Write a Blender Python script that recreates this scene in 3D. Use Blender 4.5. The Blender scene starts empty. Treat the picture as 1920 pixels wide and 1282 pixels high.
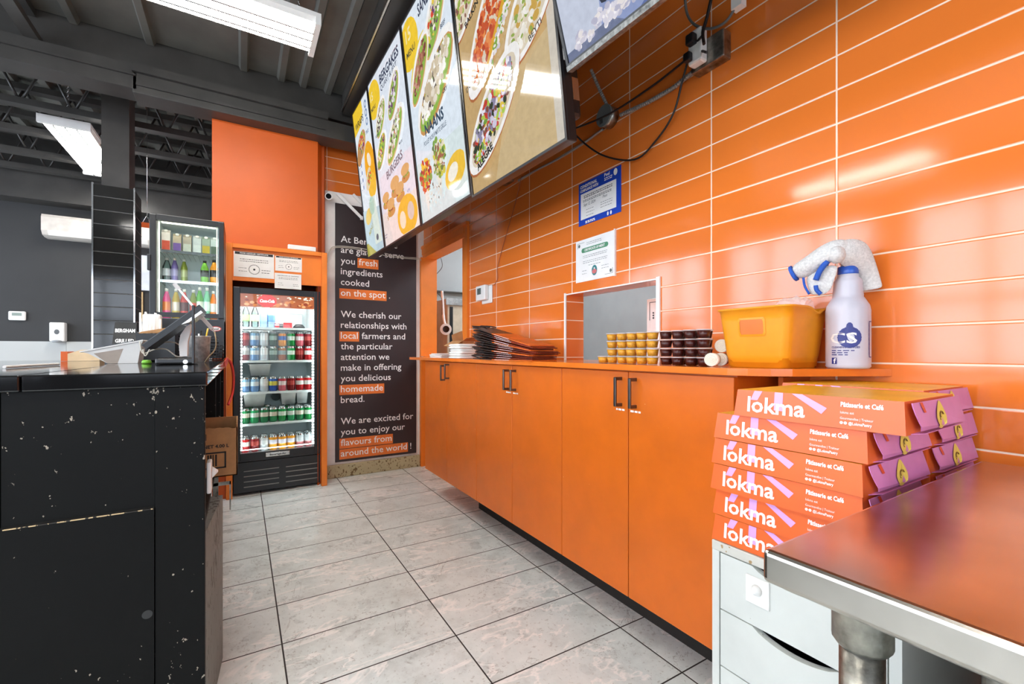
import bpy, bmesh, math, random
from mathutils import Vector, Matrix, Euler
random.seed(7)
C = bpy.context.scene.collection
SC = bpy.context.scene
PI = math.pi
# ---------------------------------------------------------------- camera
FPX, YAW, CY, H = 839.58, 0.5445, 658.15, 1.15
cam_d = bpy.data.cameras.new('camera'); cam = bpy.data.objects.new('camera', cam_d); C.objects.link(cam)
cam_d.sensor_width = 36; cam_d.lens = FPX / 1920 * 36; cam_d.shift_y = (CY - 641) / 1920
cam_d.clip_start = 0.02
cam.location = (0, 0, H); cam.rotation_euler = (PI / 2, 0, -YAW)
SC.camera = cam
# ---------------------------------------------------------------- world, daylight, exposure
SC.view_settings.view_transform = 'Standard'; SC.view_settings.look = 'None'
SC.view_settings.exposure = 0.66; SC.view_settings.gamma = 1; SC.view_settings.use_curve_mapping = False
W = bpy.data.worlds.new('sky'); SC.world = W; W.use_nodes = True
W.node_tree.nodes['Background'].inputs[0].default_value = (0.75, 0.87, 1, 1)
W.node_tree.nodes['Background'].inputs[1].default_value = 1.5
def area(name, loc, rot, sx, sy, power, col):
    l = bpy.data.lights.new(name, 'AREA'); l.shape = 'RECTANGLE'; l.size = sx; l.size_y = sy; l.energy = power; l.color = col
    o = bpy.data.objects.new(name, l); C.objects.link(o); o.location = loc; o.rotation_euler = rot
    return o
DAY = (0.80, 0.87, 1.0)
for i, y in enumerate((-1.3, 1.15, 3.6, 6.05)):      # daylight entering the four shop windows on the left
    area('window_daylight', (-4.02, y, 1.925), (0, -PI / 2, 0), 2.05, 2.1, 62, DAY)
for i, x in enumerate((-2.6, -0.1)):                # and the two front windows behind the camera
    area('window_daylight', (x, -2.42, 1.75), (PI / 2, 0, 0), 2.1, 1.7, 25, DAY)
# ---------------------------------------------------------------- helpers
cs, sn = math.cos(YAW), math.sin(YAW)
def ray(px, py):
    a = (px - 960) / FPX; b = (CY - py) / FPX
    return Vector((sn + cs * a, cs - sn * a, b))
def onX(px, py, x): d = ray(px, py); k = x / d.x; return Vector((x, d.y * k, H + d.z * k))
def onY(px, py, y): d = ray(px, py); k = y / d.y; return Vector((d.x * k, y, H + d.z * k))
def onZ(px, py, z): d = ray(px, py); k = (z - H) / d.z; return Vector((d.x * k, d.y * k, z))
def lin(c):
    if isinstance(c, str): c = tuple(int(c[i:i + 2], 16) for i in (0, 2, 4))
    return tuple(((v / 255) / 12.92 if v / 255 <= 0.04045 else ((v / 255 + 0.055) / 1.055) ** 2.4) for v in c) + (1,)

class MB:
    def __init__(s): s.bm = bmesh.new()
    def _v(s, pts): return [s.bm.verts.new(p) for p in pts]
    def face(s, pts, m=0):
        f = s.bm.faces.new(s._v(pts)); f.material_index = m; return s
    def box(s, lo, hi, m=0, M=None, bevel=0.0, seg=2):
        x0, y0, z0 = lo; x1, y1, z1 = hi
        v = s._v([Vector(p) if M is None else M @ Vector(p) for p in
                  ((x0,y0,z0),(x1,y0,z0),(x1,y1,z0),(x0,y1,z0),(x0,y0,z1),(x1,y0,z1),(x1,y1,z1),(x0,y1,z1))])
        fs = [s.bm.faces.new([v[i] for i in q]) for q in ((0,3,2,1),(4,5,6,7),(0,1,5,4),(1,2,6,5),(2,3,7,6),(3,0,4,7))]
        for f in fs: f.material_index = m
        if bevel:
            es = list({e for f in fs for e in f.edges})
            r = bmesh.ops.bevel(s.bm, geom=es, offset=bevel, segments=seg, affect='EDGES', profile=0.5, material=m)
        return s
    def prism(s, poly, vec, m=0, caps=True):
        vec = Vector(vec); a = s._v(poly); b = s._v([Vector(p) + vec for p in poly]); n = len(poly)
        for i in range(n):
            s.bm.faces.new((a[i], a[(i+1) % n], b[(i+1) % n], b[i])).material_index = m
        if caps:
            s.bm.faces.new(a[::-1]).material_index = m; s.bm.faces.new(b).material_index = m
        return s
    def loft(s, rings, m=0, cap0=True, cap1=True, smooth=True):
        R = [s._v(r) for r in rings]; n = len(rings[0])
        for a, b in zip(R, R[1:]):
            for i in range(n):
                f = s.bm.faces.new((a[i], a[(i+1) % n], b[(i+1) % n], b[i])); f.material_index = m; f.smooth = smooth
        if cap0: s.bm.faces.new(R[0][::-1]).material_index = m
        if cap1: s.bm.faces.new(R[-1]).material_index = m
        return s
    def lathe(s, prof, c=(0,0,0), m=0, seg=20, cap0=True, cap1=True, sx=1.0, sy=1.0):
        rings = [[(c[0]+r*sx*math.cos(2*PI*i/seg), c[1]+r*sy*math.sin(2*PI*i/seg), c[2]+z) for i in range(seg)] for r, z in prof]
        return s.loft(rings, m, cap0, cap1)
    def cyl(s, p0, p1, r, r1=None, m=0, seg=14):
        p0, p1 = Vector(p0), Vector(p1); d = (p1 - p0).normalized()
        u = d.orthogonal().normalized(); w = d.cross(u); r1 = r if r1 is None else r1
        R = [[p + (u*math.cos(2*PI*i/seg) + w*math.sin(2*PI*i/seg))*q for i in range(seg)] for p, q in ((p0, r), (p1, r1))]
        return s.loft(R, m)
    def tube(s, pts, r, m=0, seg=8, smooth_n=0):
        P = [Vector(p) for p in pts]
        if smooth_n:
            Q = []
            for i in range(len(P) - 1):
                p0 = P[max(i-1, 0)]; p1 = P[i]; p2 = P[i+1]; p3 = P[min(i+2, len(P)-1)]
                for k in range(smooth_n):
                    t = k / smooth_n
                    Q.append(0.5*((2*p1)+(p2-p0)*t+(2*p0-5*p1+4*p2-p3)*t*t+(-p0+3*p1-3*p2+p3)*t**3))
            Q.append(P[-1]); P = Q
        u = None; R = []
        for i, p in enumerate(P):
            d = (P[min(i+1, len(P)-1)] - P[max(i-1, 0)]).normalized()
            if u is None: u = d.orthogonal().normalized()
            u = (u - d*u.dot(d)).normalized(); w = d.cross(u)
            R.append([p + (u*math.cos(2*PI*j/seg) + w*math.sin(2*PI*j/seg))*r for j in range(seg)])
        return s.loft(R, m)
    def disc(s, c, u, v, m=0, seg=24, a0=0, a1=2*PI):
        c, u, v = Vector(c), Vector(u), Vector(v); full = abs(a1-a0-2*PI) < 1e-6
        n = seg if full else seg + 1
        return s.face([c + u*math.cos(a0+(a1-a0)*i/seg) + v*math.sin(a0+(a1-a0)*i/seg) for i in range(n)], m)
    def rect(s, c, u, v, m=0):
        c, u, v = Vector(c), Vector(u), Vector(v)
        return s.face([c-u-v, c+u-v, c+u+v, c-u+v], m)
    def text(s, body, o, ux, uy, size, m=0, bold=0.0, width=None, align='L', shear=0.0):
        """letters laid from point o along ux with the up direction uy; width stretches the line to that length"""
        me = text_mesh(body, bold, shear)
        if not len(me.vertices): return 0
        xs = [v.co.x for v in me.vertices]; x0, x1 = min(xs), max(xs)
        k = size if width is None else width / (x1 - x0)
        o, ux, uy = Vector(o), Vector(ux).normalized(), Vector(uy).normalized()
        off = -x0 if align == 'L' else (-(x0+x1)/2 if align == 'C' else -x1)
        vs = [s.bm.verts.new(o + ux*((v.co.x+off)*k) + uy*(v.co.y*size)) for v in me.vertices]
        for p in me.polygons:
            try: s.bm.faces.new([vs[i] for i in p.vertices]).material_index = m
            except ValueError: pass
        return (x1-x0)*k
    def build(s, name, mats, parent=None, world=True, loc=None, rot=None, smooth=False):
        me = bpy.data.meshes.new(name); s.bm.normal_update(); s.bm.to_mesh(me); s.bm.free()
        for m in (mats if isinstance(mats, (list, tuple)) else [mats]): me.materials.append(m)
        if smooth:
            for p in me.polygons: p.use_smooth = True
        o = bpy.data.objects.new(name, me); C.objects.link(o)
        if loc is not None: o.location = loc
        if rot is not None: o.rotation_euler = rot
        if parent is not None:
            o.parent = parent
            if world: o.matrix_parent_inverse = (Matrix.Translation(parent.location) @ parent.rotation_euler.to_matrix().to_4x4()).inverted()
        return o
_tc = {}
def text_mesh(body, bold=0.0, shear=0.0):
    k = (body, bold, shear)
    if k not in _tc:
        cu = bpy.data.curves.new('lettering', 'FONT'); cu.body = body; cu.resolution_u = 2; cu.offset = bold; cu.shear = shear
        ob = bpy.data.objects.new('lettering', cu); C.objects.link(ob)
        dg = bpy.context.evaluated_depsgraph_get()
        _tc[k] = bpy.data.meshes.new_from_object(ob.evaluated_get(dg))
        bpy.data.objects.remove(ob); bpy.data.curves.remove(cu)
    return _tc[k]
def tw(body, bold=0.0):
    xs = [v.co.x for v in text_mesh(body, bold).vertices]; return max(xs) - min(xs)
def tag(o, label, cat, group=None):
    o['label'] = label; o['category'] = cat
    if group: o['group'] = group
    return o
def thing(name, label, cat, loc, rotz=0, group=None):
    o = bpy.data.objects.new(name, None); C.objects.link(o); o.empty_display_size = 0.05
    o.location = loc; o.rotation_euler = (0, 0, rotz)
    return tag(o, label, cat, group)
def struct(o): o['kind'] = 'structure'; return o
def copy_tree(root, loc, rot, label, group=None):
    r = root.copy(); C.objects.link(r); r.location = loc; r.rotation_euler = rot; r['label'] = label
    if group: r['group'] = group
    for ch in [c for c in C.objects if c.parent == root]:
        c = ch.copy(); C.objects.link(c); c.parent = r; c.matrix_parent_inverse = ch.matrix_parent_inverse.copy()
        for g in [d for d in C.objects if d.parent == ch]:
            d = g.copy(); C.objects.link(d); d.parent = c
    return r
# ---------------------------------------------------------------- materials
def principled(name):
    m = bpy.data.materials.new(name); m.use_nodes = True
    return m, m.node_tree, m.node_tree.nodes['Principled BSDF']
def N(nt, t, **kw):
    n = nt.nodes.new(t)
    for k, v in kw.items(): setattr(n, k, v)
    return n
def mth(nt, op, a, b=None, c=None):
    n = N(nt, 'ShaderNodeMath', operation=op)
    for i, v in enumerate((a, b, c)):
        if v is None: continue
        if isinstance(v, (int, float)): n.inputs[i].default_value = v
        else: nt.links.new(v, n.inputs[i])
    return n.outputs[0]
def mixc(nt, fac, a, b):
    n = N(nt, 'ShaderNodeMix', data_type='RGBA')
    for i, v in ((0, fac), (6, a), (7, b)):
        if isinstance(v, (int, float, tuple)): n.inputs[i].default_value = v
        else: nt.links.new(v, n.inputs[i])
    return n.outputs[2]
def ramp(nt, fac, stops):
    n = N(nt, 'ShaderNodeValToRGB'); e = n.color_ramp.elements
    while len(e) < len(stops): e.new(0.5)
    for q, (p, c) in zip(e, stops): q.position = p; q.color = c if len(c) == 4 else c + (1,)
    nt.links.new(fac, n.inputs[0]); return n.outputs[0]
def noise(nt, vec, scale, detail=4, rough=0.55, dist=0.0):
    n = N(nt, 'ShaderNodeTexNoise'); n.inputs['Scale'].default_value = scale; n.inputs['Detail'].default_value = detail
    n.inputs['Roughness'].default_value = rough; n.inputs['Distortion'].default_value = dist
    if vec is not None: nt.links.new(vec, n.inputs['Vector'])
    return n.outputs[0]
def mat(name, col, rough=0.5, metal=0.0, var=0.06, scale=12, bump=0.0, bscale=200, coat=0.0, emit=None, es=0.0, spec=0.5, trans=0.0):
    """plain material with a little procedural unevenness in colour and finish"""
    m, nt, b = principled(name); c = lin(col)
    tc = N(nt, 'ShaderNodeTexCoord').outputs['Object']
    if var:
        f = noise(nt, tc, scale)
        d = tuple(v * (1 - var * 2) for v in c[:3]) + (1,); e = tuple(min(1, v * (1 + var * 2)) for v in c[:3]) + (1,)
        nt.links.new(ramp(nt, f, [(0.3, d), (0.7, e)]), b.inputs['Base Color'])
    else: b.inputs['Base Color'].default_value = c
    b.inputs['Roughness'].default_value = rough; b.inputs['Metallic'].default_value = metal
    b.inputs['Coat Weight'].default_value = coat; b.inputs['Coat Roughness'].default_value = 0.05
    b.inputs['Specular IOR Level'].default_value = spec; b.inputs['Transmission Weight'].default_value = trans
    if emit: b.inputs['Emission Color'].default_value = lin(emit); b.inputs['Emission Strength'].default_value = es
    if bump:
        bp = N(nt, 'ShaderNodeBump'); bp.inputs['Strength'].default_value = bump; bp.inputs['Distance'].default_value = 0.002
        nt.links.new(noise(nt, tc, bscale), bp.inputs['Height']); nt.links.new(bp.outputs[0], b.inputs['Normal'])
    return m
def lamp_mat(name, col, s):
    m = bpy.data.materials.new(name); m.use_nodes = True; nt = m.node_tree; nt.nodes.clear()
    e = N(nt, 'ShaderNodeEmission'); e.inputs[0].default_value = lin(col); e.inputs[1].default_value = s
    nt.links.new(e.outputs[0], N(nt, 'ShaderNodeOutputMaterial').inputs[0]); return m
def glass_mat(name, tint=(1, 1, 1), amount=0.03, rough=0.02):
    m = bpy.data.materials.new(name); m.use_nodes = True; nt = m.node_tree; nt.nodes.clear()
    t = N(nt, 'ShaderNodeBsdfTransparent'); t.inputs[0].default_value = tint + (1,)
    g = N(nt, 'ShaderNodeBsdfGlossy'); g.inputs['Roughness'].default_value = rough
    mx = N(nt, 'ShaderNodeMixShader'); fr = N(nt, 'ShaderNodeFresnel'); fr.inputs[0].default_value = 1.45
    nt.links.new(mth(nt, 'MULTIPLY', fr.outputs[0], amount / 0.04), mx.inputs[0])
    nt.links.new(t.outputs[0], mx.inputs[1]); nt.links.new(g.outputs[0], mx.inputs[2])
    nt.links.new(mx.outputs[0], N(nt, 'ShaderNodeOutputMaterial').inputs[0]); return m
def half_mat(name, col, k):
    m = bpy.data.materials.new(name); m.use_nodes = True; nt = m.node_tree; b = nt.nodes['Principled BSDF']
    b.inputs['Base Color'].default_value = lin(col); b.inputs['Roughness'].default_value = 0.2; b.inputs['Alpha'].default_value = k
    return m
def tiles(name, cols, grout, u0, w, v0, h, g, rough, floor=False, veins=False, spec=0.5):
    """stack-bond tiles laid out in world metres; side faces pick the other horizontal axis"""
    m, nt, b = principled(name)
    geo = N(nt, 'ShaderNodeNewGeometry'); sp = N(nt, 'ShaderNodeSeparateXYZ'); nt.links.new(geo.outputs['Position'], sp.inputs[0])
    sq = N(nt, 'ShaderNodeSeparateXYZ'); nt.links.new(geo.outputs['True Normal'], sq.inputs[0])
    if floor: U, V = sp.outputs[0], sp.outputs[1]
    else:
        fx = mth(nt, 'GREATER_THAN', mth(nt, 'ABSOLUTE', sq.outputs[0]), 0.5)
        U = mth(nt, 'ADD', mth(nt, 'MULTIPLY', fx, sp.outputs[1]), mth(nt, 'MULTIPLY', mth(nt, 'SUBTRACT', 1, fx), sp.outputs[0]))
        V = sp.outputs[2]
    U = mth(nt, 'SUBTRACT', U, u0); V = mth(nt, 'SUBTRACT', V, v0)
    du = mth(nt, 'PINGPONG', U, w / 2); dv = mth(nt, 'PINGPONG', V, h / 2); d = mth(nt, 'MINIMUM', du, dv)
    mr = N(nt, 'ShaderNodeMapRange'); nt.links.new(d, mr.inputs[0]); mr.inputs[1].default_value = g * 0.5; mr.inputs[2].default_value = g * 0.5 + 0.0012
    tile = mr.outputs[0]
    idv = N(nt, 'ShaderNodeCombineXYZ'); nt.links.new(mth(nt, 'FLOOR', mth(nt, 'DIVIDE', U, w)), idv.inputs[0]); nt.links.new(mth(nt, 'FLOOR', mth(nt, 'DIVIDE', V, h)), idv.inputs[1])
    wn = N(nt, 'ShaderNodeTexWhiteNoise'); nt.links.new(idv.outputs[0], wn.inputs[0])
    if veins:
        off = N(nt, 'ShaderNodeVectorMath', operation='MULTIPLY_ADD'); nt.links.new(wn.outputs['Color'], off.inputs[0]); off.inputs[1].default_value = (9, 9, 9); nt.links.new(geo.outputs['Position'], off.inputs[2])
        P = off.outputs[0]
        base = ramp(nt, noise(nt, P, 5.5, 8, 0.72), [(0.3, cols[0]), (0.5, cols[1]), (0.72, cols[2])])
        spk = noise(nt, P, 60, 3, 0.7); base = mixc(nt, mth(nt, 'MULTIPLY', mth(nt, 'GREATER_THAN', spk, 0.62), 0.35), base, lin('8d877c'))
        mp = N(nt, 'ShaderNodeMapping'); mp.inputs['Rotation'].default_value = (0, 0, 0.75); mp.inputs['Scale'].default_value = (1.0, 2.6, 1); nt.links.new(P, mp.inputs[0])
        vn = noise(nt, mp.outputs[0], 1.7, 5, 0.6, 0.8)
        line = mth(nt, 'SUBTRACT', 1, mth(nt, 'MINIMUM', 1, mth(nt, 'MULTIPLY', mth(nt, 'ABSOLUTE', mth(nt, 'SUBTRACT', vn, 0.5)), 40)))
        gate = mth(nt, 'GREATER_THAN', noise(nt, P, 2.6, 2), 0.46)
        base = mixc(nt, mth(nt, 'MULTIPLY', mth(nt, 'MULTIPLY', line, gate), 0.85), base, lin('fffefa'))
        vn2 = noise(nt, P, 2.3, 6, 0.65, 1.2)
        l2 = mth(nt, 'SUBTRACT', 1, mth(nt, 'MINIMUM', 1, mth(nt, 'MULTIPLY', mth(nt, 'ABSOLUTE', mth(nt, 'SUBTRACT', vn2, 0.43)), 160)))
        base = mixc(nt, mth(nt, 'MULTIPLY', l2, 0.5), base, lin('6c655b'))
    else:
        base = mixc(nt, wn.outputs['Value'], cols[0], cols[1])
        base = mixc(nt, mth(nt, 'MULTIPLY', noise(nt, geo.outputs['Position'], 2.5), 0.25), base, cols[2])
    nt.links.new(mixc(nt, tile, grout, base), b.inputs['Base Color'])
    rr = mth(nt, 'ADD', rough, mth(nt, 'MULTIPLY', mth(nt, 'SUBTRACT', 1, tile), 0.6))
    if veins: rr = mth(nt, 'ADD', rr, mth(nt, 'MULTIPLY', noise(nt, geo.outputs['Position'], 7), 0.2))
    nt.links.new(rr, b.inputs['Roughness']); b.inputs['Specular IOR Level'].default_value = spec
    mr2 = N(nt, 'ShaderNodeMapRange'); nt.links.new(d, mr2.inputs[0]); mr2.inputs[1].default_value = 0; mr2.inputs[2].default_value = g * 1.3
    wav = noise(nt, geo.outputs['Position'], 9, 2)
    hgt = mth(nt, 'ADD', mr2.outputs[0], mth(nt, 'MULTIPLY', wav, 0.35))
    bp = N(nt, 'ShaderNodeBump'); bp.inputs['Strength'].default_value = 0.5; bp.inputs['Distance'].default_value = 0.0015
    nt.links.new(hgt, bp.inputs['Height']); nt.links.new(bp.outputs[0], b.inputs['Normal'])
    return m
def worn(name, col, chip, rough=0.35, amount=0.66, scale=30, stretch=(1, 1, 1), bump=0.1, spec=0.5):
    """painted board with scattered chips and scuffs of the board below"""
    m, nt, b = principled(name); tc = N(nt, 'ShaderNodeTexCoord').outputs['Object']
    mp = N(nt, 'ShaderNodeMapping'); mp.inputs['Scale'].default_value = stretch; nt.links.new(tc, mp.inputs[0])
    a = noise(nt, mp.outputs[0], scale, 3, 0.6); g = noise(nt, tc, 4, 2)
    k = mth(nt, 'GREATER_THAN', mth(nt, 'ADD', a, mth(nt, 'MULTIPLY', mth(nt, 'SUBTRACT', g, 0.5), 0.35)), amount)
    c = lin(col); base = ramp(nt, noise(nt, tc, 7, 5), [(0.3, tuple(v*0.93 for v in c[:3])), (0.7, tuple(min(1, v*1.06) for v in c[:3]))])
    nt.links.new(mixc(nt, k, base, lin(chip)), b.inputs['Base Color'])
    nt.links.new(mth(nt, 'ADD', rough, mth(nt, 'MULTIPLY', noise(nt, tc, 25), 0.15)), b.inputs['Roughness'])
    b.inputs['Specular IOR Level'].default_value = spec
    bp = N(nt, 'ShaderNodeBump'); bp.inputs['Strength'].default_value = bump; bp.inputs['Distance'].default_value = 0.001
    nt.links.new(noise(nt, tc, 90), bp.inputs['Height']); nt.links.new(bp.outputs[0], b.inputs['Normal'])
    return m
ORANGE_T = tiles('glossy_orange_tile', (lin('e3762c'), lin('de722c'), lin('e78038')), lin('f6d9bf'), 0.666, 0.432, 2.592, 0.1055, 0.0036, 0.1, spec=0.6)
FLOOR_T = tiles('grey_stone_tile', (lin('c6cdc9'), lin('e1e9e6'), lin('eef5f2')), lin('2b2622'), 0.1382, 0.6064, 1.9722, 0.3055, 0.0045, 0.2, floor=True, veins=True)
BLACK_T = tiles('glossy_black_tile', (lin('1a1a19'), lin('201f1d'), lin('262420')), lin('4f4d48'), 0.0, 0.6, 0.02, 0.105, 0.003, 0.08)
WAINSCOT = tiles('grey_wall_tile', (lin('b3b5b2'), lin('bdbfbc'), lin('c6c8c5')), lin('8d8f8d'), 0.1, 0.6, 1.26, 0.6, 0.004, 0.3)
ORANGE_P = mat('orange_wall_paint', 'd05a0a', 0.45, var=0.03, scale=3)
ORANGE_L = worn('orange_laminate', 'd06512', 'f0c79a', 0.28, 0.79, 40)
ORANGE_W = worn('orange_painted_wood', 'f08226', 'f0d9bd', 0.35, 0.76, 26)
BLACK_P = mat('black_ceiling_paint', '5e5d57', 0.55, var=0.12, scale=3, bump=0.2, bscale=60)
STEEL_BLK = mat('black_painted_steel', '3a3835', 0.4, var=0.12, scale=5)
DARK_WALL = mat('charcoal_wall_paint', '282828', 0.6, var=0.08, scale=2)
GREY_WALL = mat('grey_kitchen_wall', '8c9293', 0.55, var=0.05, scale=2)
WHITE_P = mat('white_wall_paint', 'f0ede7', 0.5, var=0.04, scale=8)
WHITE_PL = mat('white_plastic', 'eceae5', 0.35, var=0.02)
WHITE_LAM = worn('white_worn_laminate', 'd0d2cc', '8b877d', 0.35, 0.775, 55)
BLACK_PL = mat('black_plastic', '17181a', 0.32, var=0.05)
BLACK_GL = mat('black_gloss', '0e0f10', 0.08, var=0.03)
BLACK_LAM = worn('black_scuffed_laminate', '0c0c0b', 'a39a8a', 0.42, 0.71, 70, (1, 1, 0.7), spec=0.16)
BLACK_TOP = mat('black_polished_top', '121213', 0.07, var=0.1, spec=0.7)
GREY_BOARD = worn('grey_chipped_board', '717673', '3a3733', 0.5, 0.62, 60, (1, 1, 0.4))
STEEL = mat('brushed_steel', 'c5c3bf', 0.27, 1.0, var=0.05, scale=30)
STEEL_D = mat('worn_galvanised_steel', '96938a', 0.38, 1.0, var=0.3, scale=28, bump=0.3, bscale=90)
CHROME = mat('chrome', 'd8d8d8', 0.12, 1.0, var=0.02)
CARD = mat('brown_cardboard', 'b88a5a', 0.75, var=0.08, scale=20)
CARD_IN = mat('cardboard_inside', '8d6a45', 0.8, var=0.08)
INK = mat('black_print', '1d1b1a', 0.6, var=0)
WHITE_INK = mat('white_print', 'f6f3ee', 0.5, var=0)
PAPER = mat('white_paper', 'efede8', 0.6, var=0.02)
SIGN_BLK = mat('dark_brown_vinyl', '33292a', 0.4, var=0.06, scale=3)
SIGN_OR = mat('orange_vinyl', 'e5762c', 0.45, var=0.04)
GLASS = glass_mat('clear_glass')
GLASS_D = glass_mat('door_glass', (0.97, 1.0, 0.98), 0.016)
TUBE = lamp_mat('fluorescent_tube', 'fffcf6', 42.0)
LED = lamp_mat('cool_led', 'f2fbff', 7.0); LED_FILL = lamp_mat('hidden_fill_led', 'f2fbff', 50.0); LED_S = lamp_mat('soft_led', 'fbf6e4', 3.0)
# ================================================================ the setting
XW, YB, ZC = 1.58, 4.33, 3.35     # right wall, back wall, ceiling
MB().box((-4.3, -2.6, -0.1), (4.6, 7.2, 0)).build('floor', FLOOR_T); struct(bpy.data.objects['floor'])
w = MB()                             # right wall with the doorway-height hatch and the low pass-through
P0, P1, PZ = 1.366, 2.013, 1.466
D0, D1, DZ = 3.376, 4.29, 2.085
XB = 1.705
w.box((XW, -2.6, 0), (XB, P0, ZC)); w.box((XW, P0, PZ), (XB, P1, ZC)); w.box((XW, P0, 0), (XB, P1, 1.078))
w.box((XW, P1, 0), (XB, D0, ZC)); w.box((XW, D0, DZ), (XB, D1, ZC)); w.box((XW, D0, 0), (XB, D1, 1.07)); w.box((XW, D1, 0), (XB, 5.6, ZC))
struct(w.build('wall_right', ORANGE_T))
w = MB(); w.box((0.645, YB, 2.602), (XW, YB + 0.1, ZC), 0); w.box((0.645, YB, 0.0), (XW, YB + 0.1, 2.602), 1)
struct(w.build('wall_back', [ORANGE_T, WHITE_P]))
w = MB()                # painted partition round the fridge niche
w.box((-0.19, 4.14, 1.99), (0.563, 4.24, 3.0)); w.box((-0.19, 4.14, 0), (-0.094, 4.24, 1.99)); w.box((-0.19, 4.24, 0), (-0.11, 4.95, 3.0))
w.prism([(0.563, 4.14, 0), (0.655, YB + 0.01, 0), (0.655, 4.95, 0), (0.63, 4.95, 0), (0.63, 4.24, 0), (0.563, 4.24, 0)], (0, 0, 3.0))
w.box((-0.11, 4.9, 0), (0.63, 4.95, 3.0))
struct(w.build('wall_niche', ORANGE_P))
w = MB(); w.box((-4.3, 7.0, 1.26), (1.7, 7.1, 3.6), 0); w.box((-4.3, 6.985, 0), (1.7, 7.1, 1.26), 1)
struct(w.build('wall_far', [DARK_WALL, WAINSCOT]))
struct(MB().box((-4.3, 6.75, 2.78), (1.7, 7.0, 3.6)).build('beam', STEEL_BLK))
def window_wall(name, along, at, lo, hi, wins, z0, z1, thick):
    w = MB()
    def bx(a, b, c, d):
        if along == 'y': w.box((at - thick, a, c), (at, b, d))
        else: w.box((a, at - thick, c), (b, at, d))
    bx(lo, hi, 0, z0); bx(lo, hi, z1, 3.6); e = lo
    for a, b in wins: bx(e, a, z0, z1); e = b
    bx(e, hi, z0, z1)
    return struct(w.build(name, DARK_WALL))
lw = [(-2.35, -0.25), (0.1, 2.2), (2.55, 4.65), (5.0, 7.0)]
window_wall('wall_left', 'y', -4.1, -2.6, 7.1, lw, 0.9, 2.95, 0.12)
fw = [(-3.65, -1.55), (-1.15, 0.95)]
window_wall('wall_front', 'x', -2.5, -4.3, 1.7, fw, 0.9, 2.6, 0.12)
n = 1
for a, b in lw:
    w = MB()
    for y in (a + 0.02, (a * 2 + b) / 3, (a + 2 * b) / 3, b - 0.02): w.box((-3.98, y - 0.03, 0.9), (-3.9, y + 0.03, 2.95))
    for z in (0.93, 1.75, 2.92): w.box((-3.98, a, z - 0.03), (-3.9, b, z + 0.03))
    struct(w.build('window_%d' % n, BLACK_PL)); n += 1
for a, b in fw:
    w = MB()
    for x in (a + 0.02, (a * 2 + b) / 3, (a + 2 * b) / 3, b - 0.02): w.box((x - 0.03, -2.38, 0.9), (x + 0.03, -2.3, 2.6))
    for z in (0.93, 1.75, 2.57): w.box((a, -2.38, z - 0.03), (b, -2.3, z + 0.03))
    struct(w.build('window_%d' % n, BLACK_PL)); n += 1
# ceiling: corrugated deck whose ribs run towards the back
w = MB(); w.box((-4.3, -2.6, ZC), (1.7, 4.05, ZC + 0.1)); w.box((-4.3, 4.05, 3.5), (1.7, 7.1, 3.6))
for x in [-0.95, -0.55, 0.02, 0.28] + [0.44 + 0.19 * i for i in range(6)]:
    w.prism([(x - 0.035, -2.6, ZC + 0.001), (x + 0.035, -2.6, ZC + 0.001), (x + 0.02, -2.6, ZC - 0.03), (x - 0.02, -2.6, ZC - 0.03)], (0, 6.65, 0))
for i in range(26):
    x = -4.1 + 0.22 * i
    w.prism([(x - 0.045, 4.2, 3.501), (x + 0.045, 4.2, 3.501), (x + 0.03, 4.2, 3.45), (x - 0.03, 4.2, 3.45)], (0, 2.8, 0))
struct(w.build('ceiling', BLACK_P))
w = MB()                             # beam across the shop over the fridge wall, deeper to the right of the column
w.box((-4.3, 4.06, 3.13), (1.6, 4.3, 3.6)); w.box((-4.3, 4.0, 2.965), (-0.62, 4.2, 3.13)); w.box((-4.3, 3.98, 3.05), (-0.62, 4.0, 3.06))
w.box((-0.64, 4.0, 2.94), (1.58, 4.2, 3.08), bevel=0.004); w.box((-0.64, 3.97, 3.075), (0.62, 4.2, 3.13)); w.box((-0.64, 4.03, 3.0), (0.62, 4.05, 3.02))
w.box((-0.62, 3.985, 2.99), (0.6, 4.0, 3.0))
struct(w.build('beam', STEEL_BLK))
w = MB(); w.box((0.74, 0.2, 3.17), (0.93, 4.02, ZC), 0); w.box((0.725, 0.2, 3.17), (0.735, 4.02, 3.2), 1)
struct(w.build('beam', [STEEL_BLK, STEEL]))
w = MB(); w.box((-1.23, 0.0, ZC - 0.05), (-1.13, 4.06, ZC - 0.005)); w.box((-1.17, 3.0, 3.13), (-1.1, 4.06, 3.17))
struct(w.build('trim_1', STEEL_BLK))
for i, y in enumerate((4.9, 5.5, 6.1, 6.6)):   # open-web joists over the seating area
    w = MB()
    for z in (3.42, 3.06): w.box((-4.1, y - 0.045, z - 0.025), (1.6, y + 0.045, z + 0.025))
    for k in range(19):
        x = -4.0 + 0.3 * k
        w.cyl((x, y, 3.42), (x + 0.15, y, 3.06), 0.01, seg=6); w.cyl((x + 0.15, y, 3.06), (x + 0.3, y, 3.42), 0.01, seg=6)
    struct(w.build('beam', STEEL_BLK))
w = MB(); w.box((-0.962, 4.55, 0), (-0.716, 4.84, 2.42), 0); w.box((-0.918, 4.58, 2.42), (-0.752, 4.8, 3.4), 1)
for x, y in ((-0.962, 4.55), (-0.716, 4.55)): w.box((x - 0.005, y - 0.005, 0), (x + 0.005, y + 0.005, 2.43), 2)
struct(w.build('column', [BLACK_T, STEEL_BLK, CHROME]))
GRIME = worn('stained_white_baseboard', 'b5a883', '6d5630', 0.6, 0.6, 60, (1, 1, 0.7))
struct(MB().box((0.66, 4.295, 0), (1.53, YB, 0.115), bevel=0.006).build('baseboard_back', GRIME))
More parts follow.
